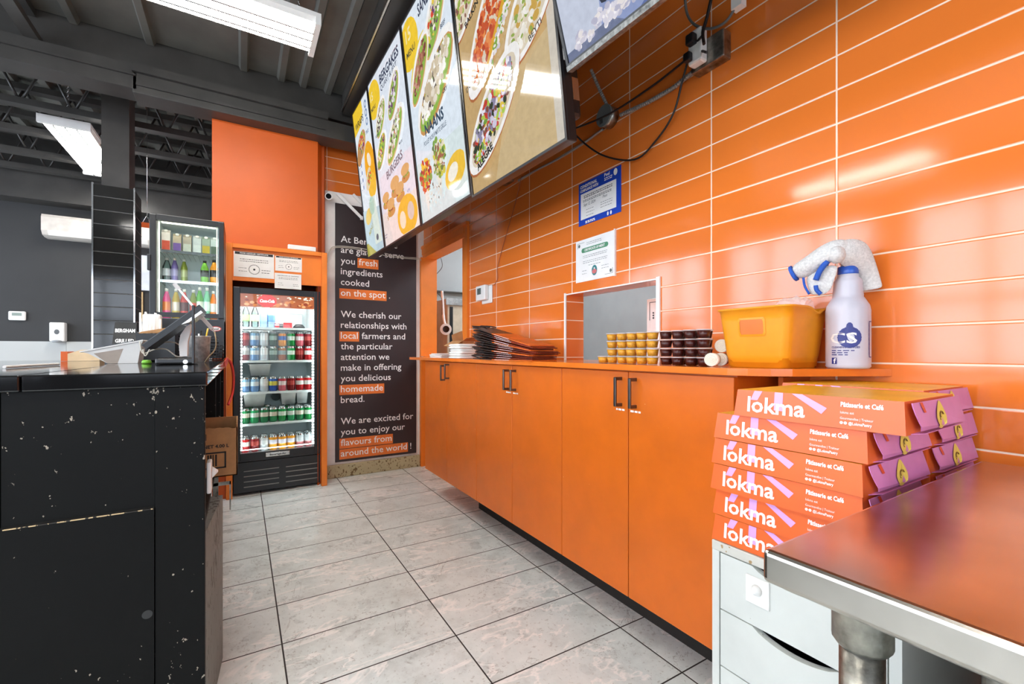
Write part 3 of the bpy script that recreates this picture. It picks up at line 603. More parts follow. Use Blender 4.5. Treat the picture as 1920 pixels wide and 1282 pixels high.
# notices on the tiles
def notice(name, label, y0, y1, z0, z1, draw, paper=PAPER):
    t = thing(name, label, 'notice', (XW, (y0 + y1)/2, z0))
    MB().box((XW - 0.004, y0, z0), (XW - 0.0008, y1, z1)).build('sheet', paper, t)
    draw(t, y1, z0, y1 - y0, z1 - z0)
    return t
UY, UZ = Vector((0, -1, 0)), Vector((0, 0, 1))
def sheet_lines(b, o, u, v, x0, x1, ys, th=0.0025, seed=1, m=0):
    """rows of small word-sized marks: print too fine to read"""
    R = random.Random(seed)
    for y in ys:
        x = x0
        while x < x1 - 0.004:
            k = min(x1 - x, R.uniform(0.006, 0.018)); b.face([o + u*x + v*y, o + u*(x+k) + v*y, o + u*(x+k) + v*(y+th), o + u*x + v*(y+th)], m); x += k + 0.004
BLUE = mat('blue_print', '2447b4', 0.25, var=0.03)
def blue_notice(t, y1, z0, w, h):
    o = Vector((XW - 0.0048, y1, z0)); b = MB()
    b.face([o + UY*0.018 + UZ*0.03, o + UY*(w - 0.03) + UZ*0.03, o + UY*(w - 0.03) + UZ*(h*0.74), o + UY*0.018 + UZ*(h*0.74)]); b.build('white_field', PAPER, t)
    b = MB(); o2 = o + Vector((-0.0006, 0, 0))
    b.text('CONDITIONAL', o2 + UY*0.015 + UZ*(h*0.87), UY, UZ, 0.022, 0, 0.04, w*0.42); b.text('COMPLIANCE WITH', o2 + UY*0.015 + UZ*(h*0.78), UY, UZ, 0.02, 0, 0.04, w*0.45)
    b.text('Peel', o2 + UY*(w*0.64) + UZ*(h*0.9), UY, UZ, 0.024, 0, 0.02); sheet_lines(b, o2, UY, UZ, w*0.64, w*0.82, [h*0.85, h*0.81], 0.005, 3); b.disc(o2 + UY*(w*0.89) + UZ*(h*0.9), UY*0.013, UZ*0.017)
    sheet_lines(b, o2, UY, UZ, w*0.18, w*0.42, [0.012, 0.005], 0.005, 5); b.disc(o2 + UY*(w*0.72) + UZ*0.014, UY*0.006, UZ*0.01); b.disc(o2 + UY*(w*0.79) + UZ*0.014, UY*0.006, UZ*0.01); b.build('lettering', WHITE_INK, t)
    b = MB(); sheet_lines(b, o2, UY, UZ, w*0.14, w*0.82, [h*0.66, h*0.62], 0.004, 7); sheet_lines(b, o2, UY, UZ, w*0.12, w*0.82, [h*0.56, h*0.53], 0.003, 8)
    b.text('Sept 12, 2024', o2 + UY*(w*0.13) + UZ*(h*0.43), UY, UZ, 0.022, 0, 0.0, w*0.3, shear=0.3); b.text('Pass', o2 + UY*(w*0.6) + UZ*(h*0.45), UY, UZ, 0.02, 0, 0.0, shear=0.3)
    sheet_lines(b, o2, UY, UZ, w*0.2, w*0.4, [h*0.33, h*0.26, h*0.19], 0.002, 9); sheet_lines(b, o2, UY, UZ, w*0.55, w*0.82, [h*0.36, h*0.31, h*0.25], 0.002, 10); b.build('lettering', INK, t)
notice('food_notice', 'blue bordered notice with white text field taped to the orange tiles', 1.584, 1.9, 1.827, 2.055, blue_notice, BLUE)
def green_notice(t, y1, z0, w, h):
    o = Vector((XW - 0.0048, y1, z0)); b = MB(); c = o + UY*(w*0.5) + UZ*(h*0.74); hw, hh = w*0.3, h*0.055
    b.face([c + UY*(hw*0 + x) + UZ*z for x, z in [(hw + hh*math.sin(a), hh*math.cos(a)) for a in [PI*i/8 for i in range(9)]] + [(-hw - hh*math.sin(a), -hh*math.cos(a)) for a in [PI*i/8 for i in range(9)]]])
    b.build('green_banner', mat('green_print', '4f8f68', 0.4), t)
    o2 = o + Vector((-0.0006, 0, 0)); b = MB(); b.text('CERTIFICATE OF MERIT', o2 + UY*(w*0.24) + UZ*(h*0.715), UY, UZ, 0.017, 0, 0.03, w*0.52); b.build('lettering', WHITE_INK, t)
    b = MB(); sheet_lines(b, o2, UY, UZ, w*0.3, w*0.7, [h*0.86, h*0.9], 0.002, 3); sheet_lines(b, o2, UY, UZ, w*0.2, w*0.82, [h*0.6, h*0.56, h*0.47, h*0.43], 0.002, 4); sheet_lines(b, o2, UY, UZ, w*0.35, w*0.66, [h*0.36], 0.002, 5); sheet_lines(b, o2, UY, UZ, w*0.18, w*0.3, [h*0.25, h*0.18], 0.002, 6); sheet_lines(b, o2, UY, UZ, w*0.68, w*0.85, [h*0.28, h*0.22], 0.002, 7)
    for x, z, sx, sz in ((0.06, 0.93, 1, -1), (0.94, 0.07, -1, 1)):
        q = o2 + UY*(w*x) + UZ*(h*z); b.rect(q + UY*(sx*w*0.09), UY*(w*0.09), UZ*0.0008); b.rect(q + UZ*(sz*h*0.06), UY*0.0012, UZ*(h*0.06)); b.disc(q + UY*(sx*0.012) + UZ*(sz*0.014), UY*0.008, UZ*0.009)
    b.build('lettering', mat('grey_print', '5c6662', 0.5), t)
    b = MB(); q = o + UY*(w*0.5) + UZ*(h*0.22); b.disc(q, UY*0.021, UZ*0.027, 0); b.disc(q - Vector((0.0004, 0, 0)) - UZ*0.006, UY*0.017, UZ*0.012, 1); b.disc(q - Vector((0.0004, 0, 0)) + UZ*0.01, UY*0.005, UZ*0.005, 2); b.build('seal', [mat('teal_print', '2f7f80', 0.4), mat('pink_print', 'd06a6a', 0.4), WHITE_INK], t)
    MB().box((XW - 0.012, y1 - w - 0.004, z0 - 0.004), (XW - 0.0005, y1 - w + 0.002, z0 + h + 0.003)).build('sleeve_edge', WHITE_PL, t)
notice('certificate', 'white certificate with green heading in a clear sleeve under the blue notice', 1.622, 1.924, 1.523, 1.748, green_notice)
# ================================================================ orange wall cabinet and worktop
CX = 1.25
t = thing('base_cabinet', 'long orange cabinet with tall flat doors under the worktop', 'cabinet', (1.42, 2.1, 0))
MB().box((CX + 0.018, 0.795, 0.225), (XW - 0.004, 3.395, 1.078)).build('body', ORANGE_L, t)
MB().box((1.49, 0.795, 0), (1.53, 2.93, 0.225)).build('plinth', mat('dark_carpet_plinth', '2a2622', 0.9, bump=0.6, bscale=300), t)
MB().box((1.42, 0.742, 0.0), (XW - 0.004, 0.757, 1.07)).build('end_panel', ORANGE_L, t)
ys = [0.793, 1.218, 1.628, 2.064, 2.492, 2.956, 3.395]
hand = [1, 0, 1, 0, 1, 0]
STEEL_H = mat('dark_steel_handle', '6f6a66', 0.3, 1.0)
for i in range(6):
    a, b_ = ys[i] + 0.002, ys[i+1] - 0.002
    d = MB().box((CX, a, 0.222), (CX + 0.018, b_, 1.072), bevel=0.0015, seg=1).build('door', ORANGE_L, t)
    hy = b_ - 0.035 if hand[i] else a + 0.035
    h_ = MB(); z0, z1 = (0.945, 1.045) if i != 4 else (0.96, 1.055)
    for z in (z0, z1): h_.box((CX - 0.028, hy - 0.006, z - 0.006), (CX, hy + 0.006, z + 0.006))
    h_.box((CX - 0.036, hy - 0.006, z0 - 0.006), (CX - 0.026, hy + 0.006, z1 + 0.006), bevel=0.002, seg=1)
    hn = h_.build('handle', STEEL_H, d)
    if i < 4:
        s_ = MB(); o = Vector((CX - 0.0008, hy + 0.025, 0.922)); sheet_lines(s_, o, UY, UZ, 0, 0.05, [0, ], 0.007, 20 + i); s_.build('label_strip', WHITE_INK, d)
wt = MB()
poly = [(1.22, 3.69), (1.22, 0.86), (1.226, 0.80), (1.243, 0.748), (1.275, 0.70), (1.32, 0.665), (1.579, 0.528), (1.579, P0), (1.70, P0), (1.70, P1), (1.579, P1), (1.579, D0), (1.70, D0), (1.70, D1), (1.579, D1), (1.535, D1), (1.40, 3.69)]
wt.prism([(x, y, 1.079) for x, y in poly], (0, 0, 0.021))
tag(wt.build('worktop', mat('orange_gloss_worktop', 'de7426', 0.13, var=0.04)), 'glossy orange worktop with rounded near corner running under both hatches', 'worktop')
# ================================================================ black text sign on the back wall
t = thing('wall_sign', 'tall black sign with white lettering and orange highlighted words', 'sign', (1.12, YB, 0.136))
SY = YB - 0.012
MB().box((0.735, SY, 0.136), (1.498, YB - 0.001, 2.50)).build('panel', SIGN_BLK, t)
lines = ['At BergHA we', 'are glad to serve', 'you *fresh*', 'ingredients', 'cooked', '*on the spot* .', '', 'We cherish our', 'relationships with', '*local* farmers and', 'the particular', 'attention we', 'make in offering', 'you delicious', '*homemade*', 'bread.', '', 'We are excited for', 'you to enjoy our', '*flavours from*', '*around the world* !']
LX, LZ, LP = 0.782, 2.15, 0.0983
K = 0.615 / tw('relationships with')
hl = []
UX = Vector((1, 0, 0))
for i, ln in enumerate(lines):
    z = LZ - LP * i; x = LX; lt = MB()
    parts = ln.split('*')
    for j, seg in enumerate(parts):
        if not seg.strip(): continue
        st = seg.strip(); wd = tw(st) * K
        if j % 2:
            hl.append((x - 0.012, z - 0.026, x + wd + 0.012, z + 0.066))
        lt.text(st, (x, SY - 0.003, z), UX, UZ, K * 0.97, 0, 0.006, wd)
        x += wd + 0.035
    if ln: lt.build('lettering', WHITE_INK, t)
for a, b_, c, d in hl:
    MB().box((a, SY - 0.0016, b_), (c, SY, d)).build('highlight', SIGN_OR, t)
t = thing('security_camera', 'small white bullet camera high beside the black sign', 'camera', onY(617, 365, YB))
q = onY(617, 366, YB - 0.06)
b = MB(); b.cyl(q + Vector((0, 0.06, 0.03)), q + Vector((0, 0.0, 0.012)), 0.012); b.cyl(q + Vector((0, 0.045, 0)), q + Vector((-0.012, -0.05, -0.025)), 0.03, 0.03, seg=20); b.build('body', WHITE_PL, t)
MB().cyl(q + Vector((-0.012, -0.05, -0.025)), q + Vector((-0.0125, -0.053, -0.026)), 0.023, seg=20).build('lens', BLACK_GL, t)
t = thing('wall_bracket', 'white angled bracket arms in front of the top of the sign', 'bracket', onY(660, 375, YB - 0.03))
for pa, pb in (((632, 362), (678, 408)), ((662, 364), (700, 402))):
    a, b_ = onY(*pa, YB - 0.03), onY(*pb, YB - 0.07)
    d = (b_ - a).normalized(); n_ = d.cross(Vector((0, 1, 0))).normalized() * 0.013
    MB().prism([a - n_, a + n_, b_ + n_, b_ - n_], (0, 0.008, 0)).build('arm', WHITE_PL, t)
e_ = onY(678, 408, YB - 0.07); MB().box(tuple(e_ - Vector((0.012, 0.01, 0.02))), tuple(e_ + Vector((0.012, 0.01, 0.012)))).build('clamp', WHITE_PL, t)
WCORD = mat('white_cable', 'cfc8b8', 0.5)
for i, dz in enumerate((0, -0.012)):
    cable('white_cable', ('upper' if i == 0 else 'lower') + ' of two pale cords strung across the black sign', [onY(614, 490, YB - 0.03) + UZ*dz, onY(617, 472, YB - 0.035) + UZ*dz, onY(627, 462, YB - 0.03) + UZ*dz, onY(660, 463, YB - 0.03) + UZ*dz, onY(705, 471, YB - 0.03) + UZ*dz*2, onY(750, 481, YB - 0.03) + UZ*dz, onY(786, 484, YB - 0.03) + UZ*dz, Vector((1.53, YB - 0.05, 2.06)) + UZ*dz], 0.0035, WCORD, group='pale cords across the sign')
# ================================================================ orange frame round the drinks fridge
t = thing('fridge_surround', 'orange painted board frame around the cola fridge', 'frame', (0.27, 4.12, 0))
for x0, x1 in ((-0.098, -0.056), (0.588, 0.632)): MB().box((x0, 4.095, 0), (x1, 4.139, 1.99), bevel=0.003, seg=1).build('upright', ORANGE_W, t)
MB().box((-0.056, 4.095, 1.955), (0.588, 4.139, 1.99), bevel=0.003, seg=1).build('top_rail', ORANGE_W, t)
MB().box((-0.056, 4.122, 1.705), (0.588, 4.139, 1.955)).build('header_board', ORANGE_W, t)
tag(MB().box((0.33, 4.1, 1.991), (0.545, 4.135, 2.03), bevel=0.006).build('plastic_strip', WHITE_PL), 'white plastic piece lying on top of the orange fridge frame', 'strip')
def paper_on_frame(label, a, b_, dark, qr, seed, y=4.118):
    p0, p1 = onY(*a, y), onY(*b_, y); x0, x1, z0, z1 = p0.x, p1.x, p1.z, p0.z; w, h = x1 - x0, z1 - z0
    t = thing('certificate', label, 'notice', ((x0+x1)/2, y, z0), 0, 'certificates above the cola fridge')
    MB().box((x0, y, z0), (x1, y + 0.0015, z1)).build('sheet', PAPER, t)
    o = Vector((x0, y - 0.0006, z0)); b = MB()
    if dark: b.rect(o + UX*(w/2) + UZ*(h*0.94), UX*(w*0.47), UZ*(h*0.05), 0); b.text('FOOD HANDLER CERTIFICATE', o + UX*(w/2) + UZ*(h*0.92) - Vector((0, 0.0004, 0)), UX, UZ, h*0.06, 1, 0.03, w*0.7, 'C')
    else: b.text('CERTIFICATE OF TRAINING', o + UX*(w/2) + UZ*(h*0.82), UX, UZ, h*0.07, 0, 0.02, w*0.8, 'C')
    sheet_lines(b, o, UX, UZ, w*0.15, w*0.85, [h*0.62, h*0.7], h*0.02, seed); sheet_lines(b, o, UX, UZ, w*0.12, w*0.32, [h*0.35, h*0.22], h*0.015, seed+1); sheet_lines(b, o, UX, UZ, w*0.68, w*0.9, [h*0.3, h*0.2], h*0.02, seed+2)
    r = min(w, h)*0.2; c = o + UX*(w/2) + UZ*(h*0.32)
    if dark:
        n = 24
        for k in range(n):
            a0, a1 = 2*PI*k/n, 2*PI*(k+0.6)/n; b.face([c + UX*(q*math.cos(e)) + UZ*(q*math.sin(e)) for q, e in ((r, a0), (r, a1), (r*0.85, a1), (r*0.85, a0))], 0)
        b.disc(c, UX*(r*0.2), UZ*(r*0.2), 0, 12)
    b.build('lettering', [INK, WHITE_INK], t)
paper_on_frame('landscape certificate with black heading above the cola fridge', (438, 470), (514, 523), True, False, 31)
paper_on_frame('small upper right certificate above the cola fridge', (516, 479), (566, 511), True, False, 35)
paper_on_frame('small lower right certificate overlapping the top of the cola fridge', (515, 511), (565, 543), False, False, 39, 4.09)
# ================================================================ drinks
def can_mesh(body, band, lower, seg=18):
    b = MB()
    b.lathe([(0.024, 0), (0.031, 0.008), (0.033, 0.014), (0.033, 0.05)], m=2, seg=seg, cap1=False); b.lathe([(0.033, 0.05), (0.033, 0.085)], m=1, seg=seg, cap0=False, cap1=False); b.lathe([(0.033, 0.085), (0.033, 0.106)], m=0, seg=seg, cap0=False, cap1=False)
    b.lathe([(0.033, 0.106), (0.027, 0.118), (0.0275, 0.122), (0.0255, 0.1215), (0.025, 0.118)], m=3, seg=seg, cap0=False)
    b.box((-0.008, -0.004, 0.118), (0.01, 0.004, 0.1195), 3)
    return b, [body, band, lower, CHROME]
_cm = {}
def cmat(h, rough=0.25):
    if h not in _cm: _cm[h] = mat('can_' + h, h, rough, 0.25, 0.04, 40)
    return _cm[h]
_cans = {}
def can(kind, loc, label, group, rz=0.0):
    """kind = (colour word, body, band, base)"""
    if kind not in _cans:
        b, ms = can_mesh(cmat(kind[1]), cmat(kind[2]), cmat(kind[3])); o = b.build('drink_can', ms); _cans[kind] = o; o.location = loc; o.rotation_euler = (0, 0, rz)
        return tag(o, label, 'can', group)
    o = _cans[kind].copy(); C.objects.link(o); o.location = loc; o.rotation_euler = (0, 0, rz); o['label'] = label; o['group'] = group
    return o
def bottle(loc, h, r, liquid, lab, capc, label, group, name='drink_bottle', band=None):
    t = thing(name, label, 'bottle', loc, 0, group)
    b = MB(); b.lathe([(r*0.85, 0), (r, 0.01), (r, h*0.28)], m=0, seg=16, cap1=False); b.lathe([(r, h*0.28), (r, h*0.58)], m=0, seg=16, cap0=False, cap1=False)
    b.lathe([(r, h*0.58), (r*0.95, h*0.65), (r*0.5, h*0.84), (r*0.4, h*0.9)], m=0, seg=16, cap0=False); b.build('body', liquid, t, False)
    MB().lathe([(r*1.012, h*0.27), (r*1.012, h*0.56)], seg=16, cap0=False, cap1=False).build('label_wrap', lab, t, False)
    if band: MB().lathe([(r*1.02, h*0.35), (r*1.02, h*0.48)], seg=16, cap0=False, cap1=False).build('label_band', band, t, False)
    MB().lathe([(r*0.42, h*0.9), (r*0.42, h)], seg=12).build('cap', capc, t, False)
    return t
def carton(loc, w, d, h, col, col2, label, group):
    t = thing('drink_carton', label, 'carton', loc, 0, group)
    b = MB(); b.box((-w/2, -d/2, 0), (w/2, d/2, h*0.85), 0); b.prism([(-w/2, -d/2, h*0.85), (-w/2, d/2, h*0.85), (-w/2, 0, h)], (w, 0, 0), 0); b.build('body', col, t, False)
    MB().box((-w/2 + 0.002, -d/2 - 0.001, h*0.1), (w/2 - 0.002, -d/2, h*0.5)).build('label_panel', col2, t, False)
    MB().cyl((0, -d/4, h*0.9), (0, -d/4 - 0.01, h*0.95), 0.01).build('cap', WHITE_PL, t, False)
    return t
# ---------------------------------------------------------------- cola fridge
FX0, FX1, FY = -0.052, 0.585, 4.15
WHT_IN = mat('fridge_liner', 'e9f2f4', 0.3, var=0.01)
t = thing('drinks_fridge', 'upright black glass door fridge full of cans in the orange frame', 'fridge', (0.27, 4.4, 0))
b = MB(); b.box((FX0, FY + 0.03, 0.02), (FX0 + 0.035, 4.8, 1.66), 0); b.box((FX1 - 0.035, FY + 0.03, 0.02), (FX1, 4.8, 1.66), 0); b.box((FX0, 4.77, 0.02), (FX1, 4.8, 1.66), 0); b.box((FX0, FY + 0.03, 1.62), (FX1, 4.8, 1.66), 0); b.box((FX0, FY + 0.03, 0.02), (FX1, 4.8, 0.25), 0)
b.build('cabinet', BLACK_PL, t)
b = MB(); b.box((FX0 + 0.035, FY + 0.035, 0.25), (FX0 + 0.042, 4.77, 1.62)); b.box((FX1 - 0.042, FY + 0.035, 0.25), (FX1 - 0.035, 4.77, 1.62)); b.box((FX0 + 0.035, 4.74, 0.25), (FX1 - 0.035, 4.77, 1.62)); b.box((FX0 + 0.035, FY + 0.035, 1.612), (FX1 - 0.035, 4.77, 1.62)); b.box((FX0 + 0.035, FY + 0.035, 0.25), (FX1 - 0.035, 4.77, 0.322))
b.build('liner', WHT_IN, t)
d = MB(); d.box((FX0, FY, 0.268), (FX0 + 0.048, FY + 0.03, 1.66), bevel=0.004); d.box((FX1 - 0.048, FY, 0.268), (FX1, FY + 0.03, 1.66), bevel=0.004); d.box((FX0 + 0.048, FY + 0.0005, 1.612), (FX1 - 0.048, FY + 0.03, 1.66)); d.box((FX0 + 0.048, FY + 0.0005, 0.268), (FX1 - 0.048, FY + 0.03, 0.335))
d = d.build('door', BLACK_PL, t)
MB().box((FX0 + 0.046, FY + 0.012, 0.343), (FX1 - 0.046, FY + 0.017, 1.614)).build('glass_pane', GLASS_D, d)
b = MB(); b.box((0.17, FY - 0.006, 0.29), (0.35, FY, 0.325), bevel=0.005, seg=3); b.build('name_badge', STEEL, d)
b = MB(); b.text('Beverage-Air', (0.262, FY - 0.0068, 0.3), UX, UZ, 0.02, 0, 0.02, 0.12, 'C'); b.build('lettering', INK, d)
g_ = MB(); g_.box((FX0, FY + 0.005, 0.02), (FX1, FY + 0.03, 0.262), bevel=0.003)
g_.build('grille', BLACK_PL, t)
for cx in (0.145, 0.445):
    for k in range(4): MB().box((cx - 0.125, FY + 0.001, 0.062 + 0.042*k), (cx + 0.125, FY + 0.006, 0.068 + 0.042*k)).build('grille_slot', mat('slot_edge', '8a8884', 0.4, var=0) if not bpy.data.materials.get('slot_edge') else bpy.data.materials['slot_edge'], t)
shz = [1.343, 1.07, 0.812, 0.555]
for z in shz:
    b = MB(); b.box((FX0 + 0.045, 4.215, z - 0.014), (FX1 - 0.045, 4.232, z + 0.004)); b.box((FX0 + 0.045, 4.225, z - 0.003), (FX1 - 0.045, 4.7, z)); b.build('shelf', WHT_IN, t)
for x in (FX0 + 0.056, FX1 - 0.056):
    b = MB()
    for k in range(46): b.box((x - 0.005, FY + 0.036, 0.362 + 0.025*k), (x + 0.005, FY + 0.044, 0.377 + 0.025*k))
    b.build('light_strip', LED, t)
MB().box((FX0 + 0.05, FY + 0.045, 1.6), (FX1 - 0.05, FY + 0.075, 1.61)).build('light_strip', LED_FILL, t)  # added strong strip, hidden behind the banner, brightens the cans
MB().box((FX0 + 0.05, FY + 0.036, 0.352), (FX1 - 0.05, FY + 0.042, 0.357)).build('light_strip', LED, t)
bn = MB(); bx0, bx1, bz0, bz1 = FX0 + 0.048, FX1 - 0.048, 1.508, 1.612
bn.face([(bx0, FY + 0.022, bz0), (bx1, FY + 0.022, bz0), (bx1, FY + 0.022, bz1), (bx0, FY + 0.022, bz1)], 0)
R = random.Random(4)
for i in range(46):
    x = bx0 + 0.02 + R.random()*(bx1 - bx0 - 0.04); z = bz0 + 0.012 + R.random()*0.045; k = 0.008 + R.random()*0.012
    bn.disc((x, FY + 0.0215 - i*0.00003, z), UX*min(k, x - bx0, bx1 - x), UZ*k*0.7, 1 + i % 3, 10)
for i in range(26): bn.disc((bx0 + 0.01 + R.random()*(bx1 - bx0 - 0.02), FY + 0.0195, bz1 - 0.03 + R.random()*0.02), UX*0.008, UZ*0.004, 4, 8)
c = Vector((0.185, FY + 0.018, 1.56)); n6 = [c + UX*(0.072*math.cos(a)) + UZ*(0.055*math.sin(a)) for a in [2*PI*k/8 + PI/8 for k in range(8)]]
bn.face(n6, 5); bn.text('Coca-Cola', c - UX*0.052 - UZ*0.012 - Vector((0, 0.001, 0)), UX, UZ, 0.034, 6, 0.02, 0.104, shear=0.25)
def lit(h, s): return mat('backlit_' + h, h, 0.3, emit=h, es=s, var=0.03)
bn.build('banner', [lit('a8562e', 0.5), lit('8a3418', 0.5), lit('c9783a', 0.5), lit('d8a070', 0.5), lit('dfe6d8', 0.6), lit('cf2b26', 0.6), lit('ffffff', 0.9)], t)
b = MB(); b.box((0.24, 4.66, 1.36), (0.5, 4.74, 1.5), bevel=0.008); b.build('fan_cover', mat('fan_cover_grey', 'b9c2c4', 0.4), t)
b = MB(); b.cyl((0.22, 4.73, 1.43), (0.22, 4.70, 1.43), 0.055, seg=20); b.build('fan', mat('fan_grey', '6d7678', 0.5), t)
MB().cyl((0.28, 4.74, 0.73), (0.28, 4.70, 0.73), 0.04, seg=18).build('rear_knob', mat('fan_grey2', '747c7e', 0.5), t)
K_ = {'red': ('red', 'c4161c', 'e8e4e0', 'b3141a'), 'dred': ('dark red', '8f1a20', 'b8453f', '7a1419'), 'orange': ('orange', 'e58a1f', '2e5fa8', 'f09a2a'), 'obrown': ('brown orange', 'a8682c', '9aa8a4', '9c5424'),
      'green': ('green', '15a04a', 'dff0e2', '0f8a3e'), 'dgreen': ('dark green', '3c5a44', '8fa79a', '2f4a38'), 'ltblue': ('light blue', '8fb8d8', 'dfe9ee', '7a9fce'), 'blue': ('blue', '3f6fc0', 'e6dc60', '2f55a8'),
      'silver': ('silver', 'd6d9dc', 'eef0f1', 'c4c8cc'), 'white': ('white', 'e6e9ea', 'f4f4f4', 'd2d9e0'), 'pink': ('pink and white', 'c8485a', 'f0dfe0', 'd86a78'), 'wred': ('white and dark red', 'dfdcd8', 'b8b4b0', '7d2026'),
      'ginger': ('green with pale oval', '128a4c', 'ece4d2', '0f7a44'), 'lime': ('green with white band', '2aa868', 'e8f2ea', '1c9a5a'), 'fanta': ('yellow orange', 'f0a020', 'e8e4f0', 'f0a828'), 'diet': ('silver with red mark', 'cfd2d6', 'dcdfe2', 'b86a6e')}
ORD = ['first', 'second', 'third', 'fourth', 'fifth', 'sixth', 'seventh', 'eighth', 'ninth']
def row(z, y, kinds, where, group, x0=0.03, x1=0.505, jit=0.006):
    n = len(kinds)
    for i, k in enumerate(kinds):
        if not k: continue
        x = x0 + (x1 - x0) * i / (n - 1)
        can(K_[k], (x + random.uniform(-jit, jit)*0.1, y + random.uniform(-jit, jit), z), '%s can, %s from left, %s' % (K_[k][0], ORD[i], where), group, random.uniform(-0.6, 0.6))
g = 'cans in the cola fridge'
row(1.0705, 4.28, ['wred', 'ltblue', 'white', 'dgreen', 'obrown', 'green', 'dred', 'red'], 'lower layer of the two layer fridge shelf', g)
row(1.193, 4.28, ['dred', 'ltblue', 'white', 'dgreen', 'orange', 'green', 'pink', 'dred'], 'upper layer of the two layer fridge shelf', g, jit=0.003)
row(0.8125, 4.275, ['ltblue', 'ltblue', 'white', 'blue', 'pink', 'dred', 'red', 'red'], 'shelf of blue and red cans', g)
row(0.5555, 4.275, ['ginger', 'lime', 'ginger', 'ginger', 'green', 'lime', 'ginger', 'green', 'green'][:8], 'front of the all green can shelf', g)
row(0.5555, 4.37, [None, None, None, 'silver', 'green', None, 'white', 'silver'], 'behind the all green can row', g)
row(0.3225, 4.275, ['red', 'dred', 'silver', 'fanta', 'fanta', 'fanta', 'diet', 'diet'], 'front of the fridge floor row', g)
row(0.3225, 4.36, ['red', 'red', 'silver', 'fanta', 'fanta', 'fanta', 'diet', 'diet'], 'second row on the fridge floor', g)
g = 'bottles on the top shelf of the cola fridge'
clear_l = glass_mat('pale_bottle', (0.75, 0.88, 0.86), 0.1)
for i, (x, l1, cp) in enumerate(((0.035, 'a8d08a', 'white'), (0.1, 'dfe8b0', 'white'), (0.163, '9ec9e6', 'lime'), (0.22, '5f8fd0', 'lime'))):
    bottle((x, 4.29, 1.3475), 0.185, 0.028, clear_l if i < 2 else cmat('9db8d8'), cmat(l1), WHITE_PL if cp == 'white' else cmat('9fb83c'), ['bottle with green label at far left of the top fridge shelf', 'bottle with pale yellow label on the top fridge shelf', 'light blue bottle, third on the top fridge shelf', 'darker blue bottle, rightmost on the top fridge shelf'][i], g)
can(K_['red'], (0.262, 4.27, 1.2835 + 0.064), 'small red can lying beside the bottles on the top fridge shelf', 'cans in the cola fridge').scale = (0.5, 0.5, 0.35)
tag(MB().box((0.31, 4.25, 1.3445), (0.375, 4.31, 1.392)).build('drink_box', [cmat('c43a3c')]), 'small red and white box on the top fridge shelf', 'box')
for i, x in enumerate((0.3, 0.44)): tag(MB().loft([[(x + r*math.cos(a), 4.36 + r*0.6*math.sin(a), z) for a in [2*PI*k/10 for k in range(10)]] for r, z in ((0.04, 1.3445), (0.05, 1.36), (0.03, 1.385))]).build('dark_pouch', BLACK_PL), ['dark pouch left of the red box', 'dark pouch at right end'][i] + ' on the top fridge shelf', 'pouch')
def pan(x, y, z, w, d, h, label):
    t = thing('steel_pan', label, 'pan', (x, y, z), 0, 'steel pans in the cola fridge')
    r0 = [(-w*0.42, -d*0.42, 0), (w*0.42, -d*0.42, 0), (w*0.42, d*0.42, 0), (-w*0.42, d*0.42, 0)]; r1 = [(-w*0.5, -d*0.5, h), (w*0.5, -d*0.5, h), (w*0.5, d*0.5, h), (-w*0.5, d*0.5, h)]; r2 = [(-w*0.46, -d*0.46, h), (w*0.46, -d*0.46, h), (w*0.46, d*0.46, h), (-w*0.46, d*0.46, h)]; r3 = [(-w*0.4, -d*0.4, 0.004), (w*0.4, -d*0.4, 0.004), (w*0.4, d*0.4, 0.004), (-w*0.4, d*0.4, 0.004)]
    PANM = bpy.data.materials.get('pan_steel') or mat('pan_steel', 'd5d7d6', 0.35, 0.7)
    MB().loft([r0, r1, r2, r3], smooth=False).build('tray', PANM, t, False)
    b = MB(); b.box((-w*0.54, -d*0.54, h - 0.004), (w*0.54, -d*0.46, h)); b.box((-w*0.54, d*0.46, h - 0.004), (w*0.54, d*0.54, h)); b.box((-w*0.54, -d*0.46, h - 0.004), (-w*0.46, d*0.46, h)); b.box((w*0.46, -d*0.46, h - 0.004), (w*0.54, d*0.46, h)); b.build('rim', PANM, t, False)
pan(0.14, 4.5, 0.8165 + 0.123, 0.16, 0.25, 0.1, 'steel pan standing on the blue can shelf row in the fridge')
pan(0.1, 4.48, 0.5595 + 0.123, 0.165, 0.25, 0.105, 'left steel pan above the green cans in the fridge')
pan(0.36, 4.5, 0.5595 + 0.123, 0.12, 0.2, 0.1, 'right steel pan above the green cans in the fridge')
pan(0.47, 4.5, 0.5595 + 0.123, 0.09, 0.2, 0.1, 'narrow steel pan at the right wall above the green cans')
for x in (0.06, 0.2): can(K_['green'], (x, 4.5, 0.5565), 'green can under the left steel pan, %s one' % ('left' if x < 0.1 else 'right'), 'cans in the cola fridge')
for x in (0.35, 0.45): can(K_['green'], (x, 4.5, 0.5565), 'green can under the right steel pans, %s one' % ('left' if x < 0.4 else 'right'), 'cans in the cola fridge')
for x in (0.11, 0.18): can(K_['ltblue'], (x, 4.5, 0.8135), 'light blue can under the pan on the blue can shelf, %s one' % ('left' if x < 0.15 else 'right'), 'cans in the cola fridge')
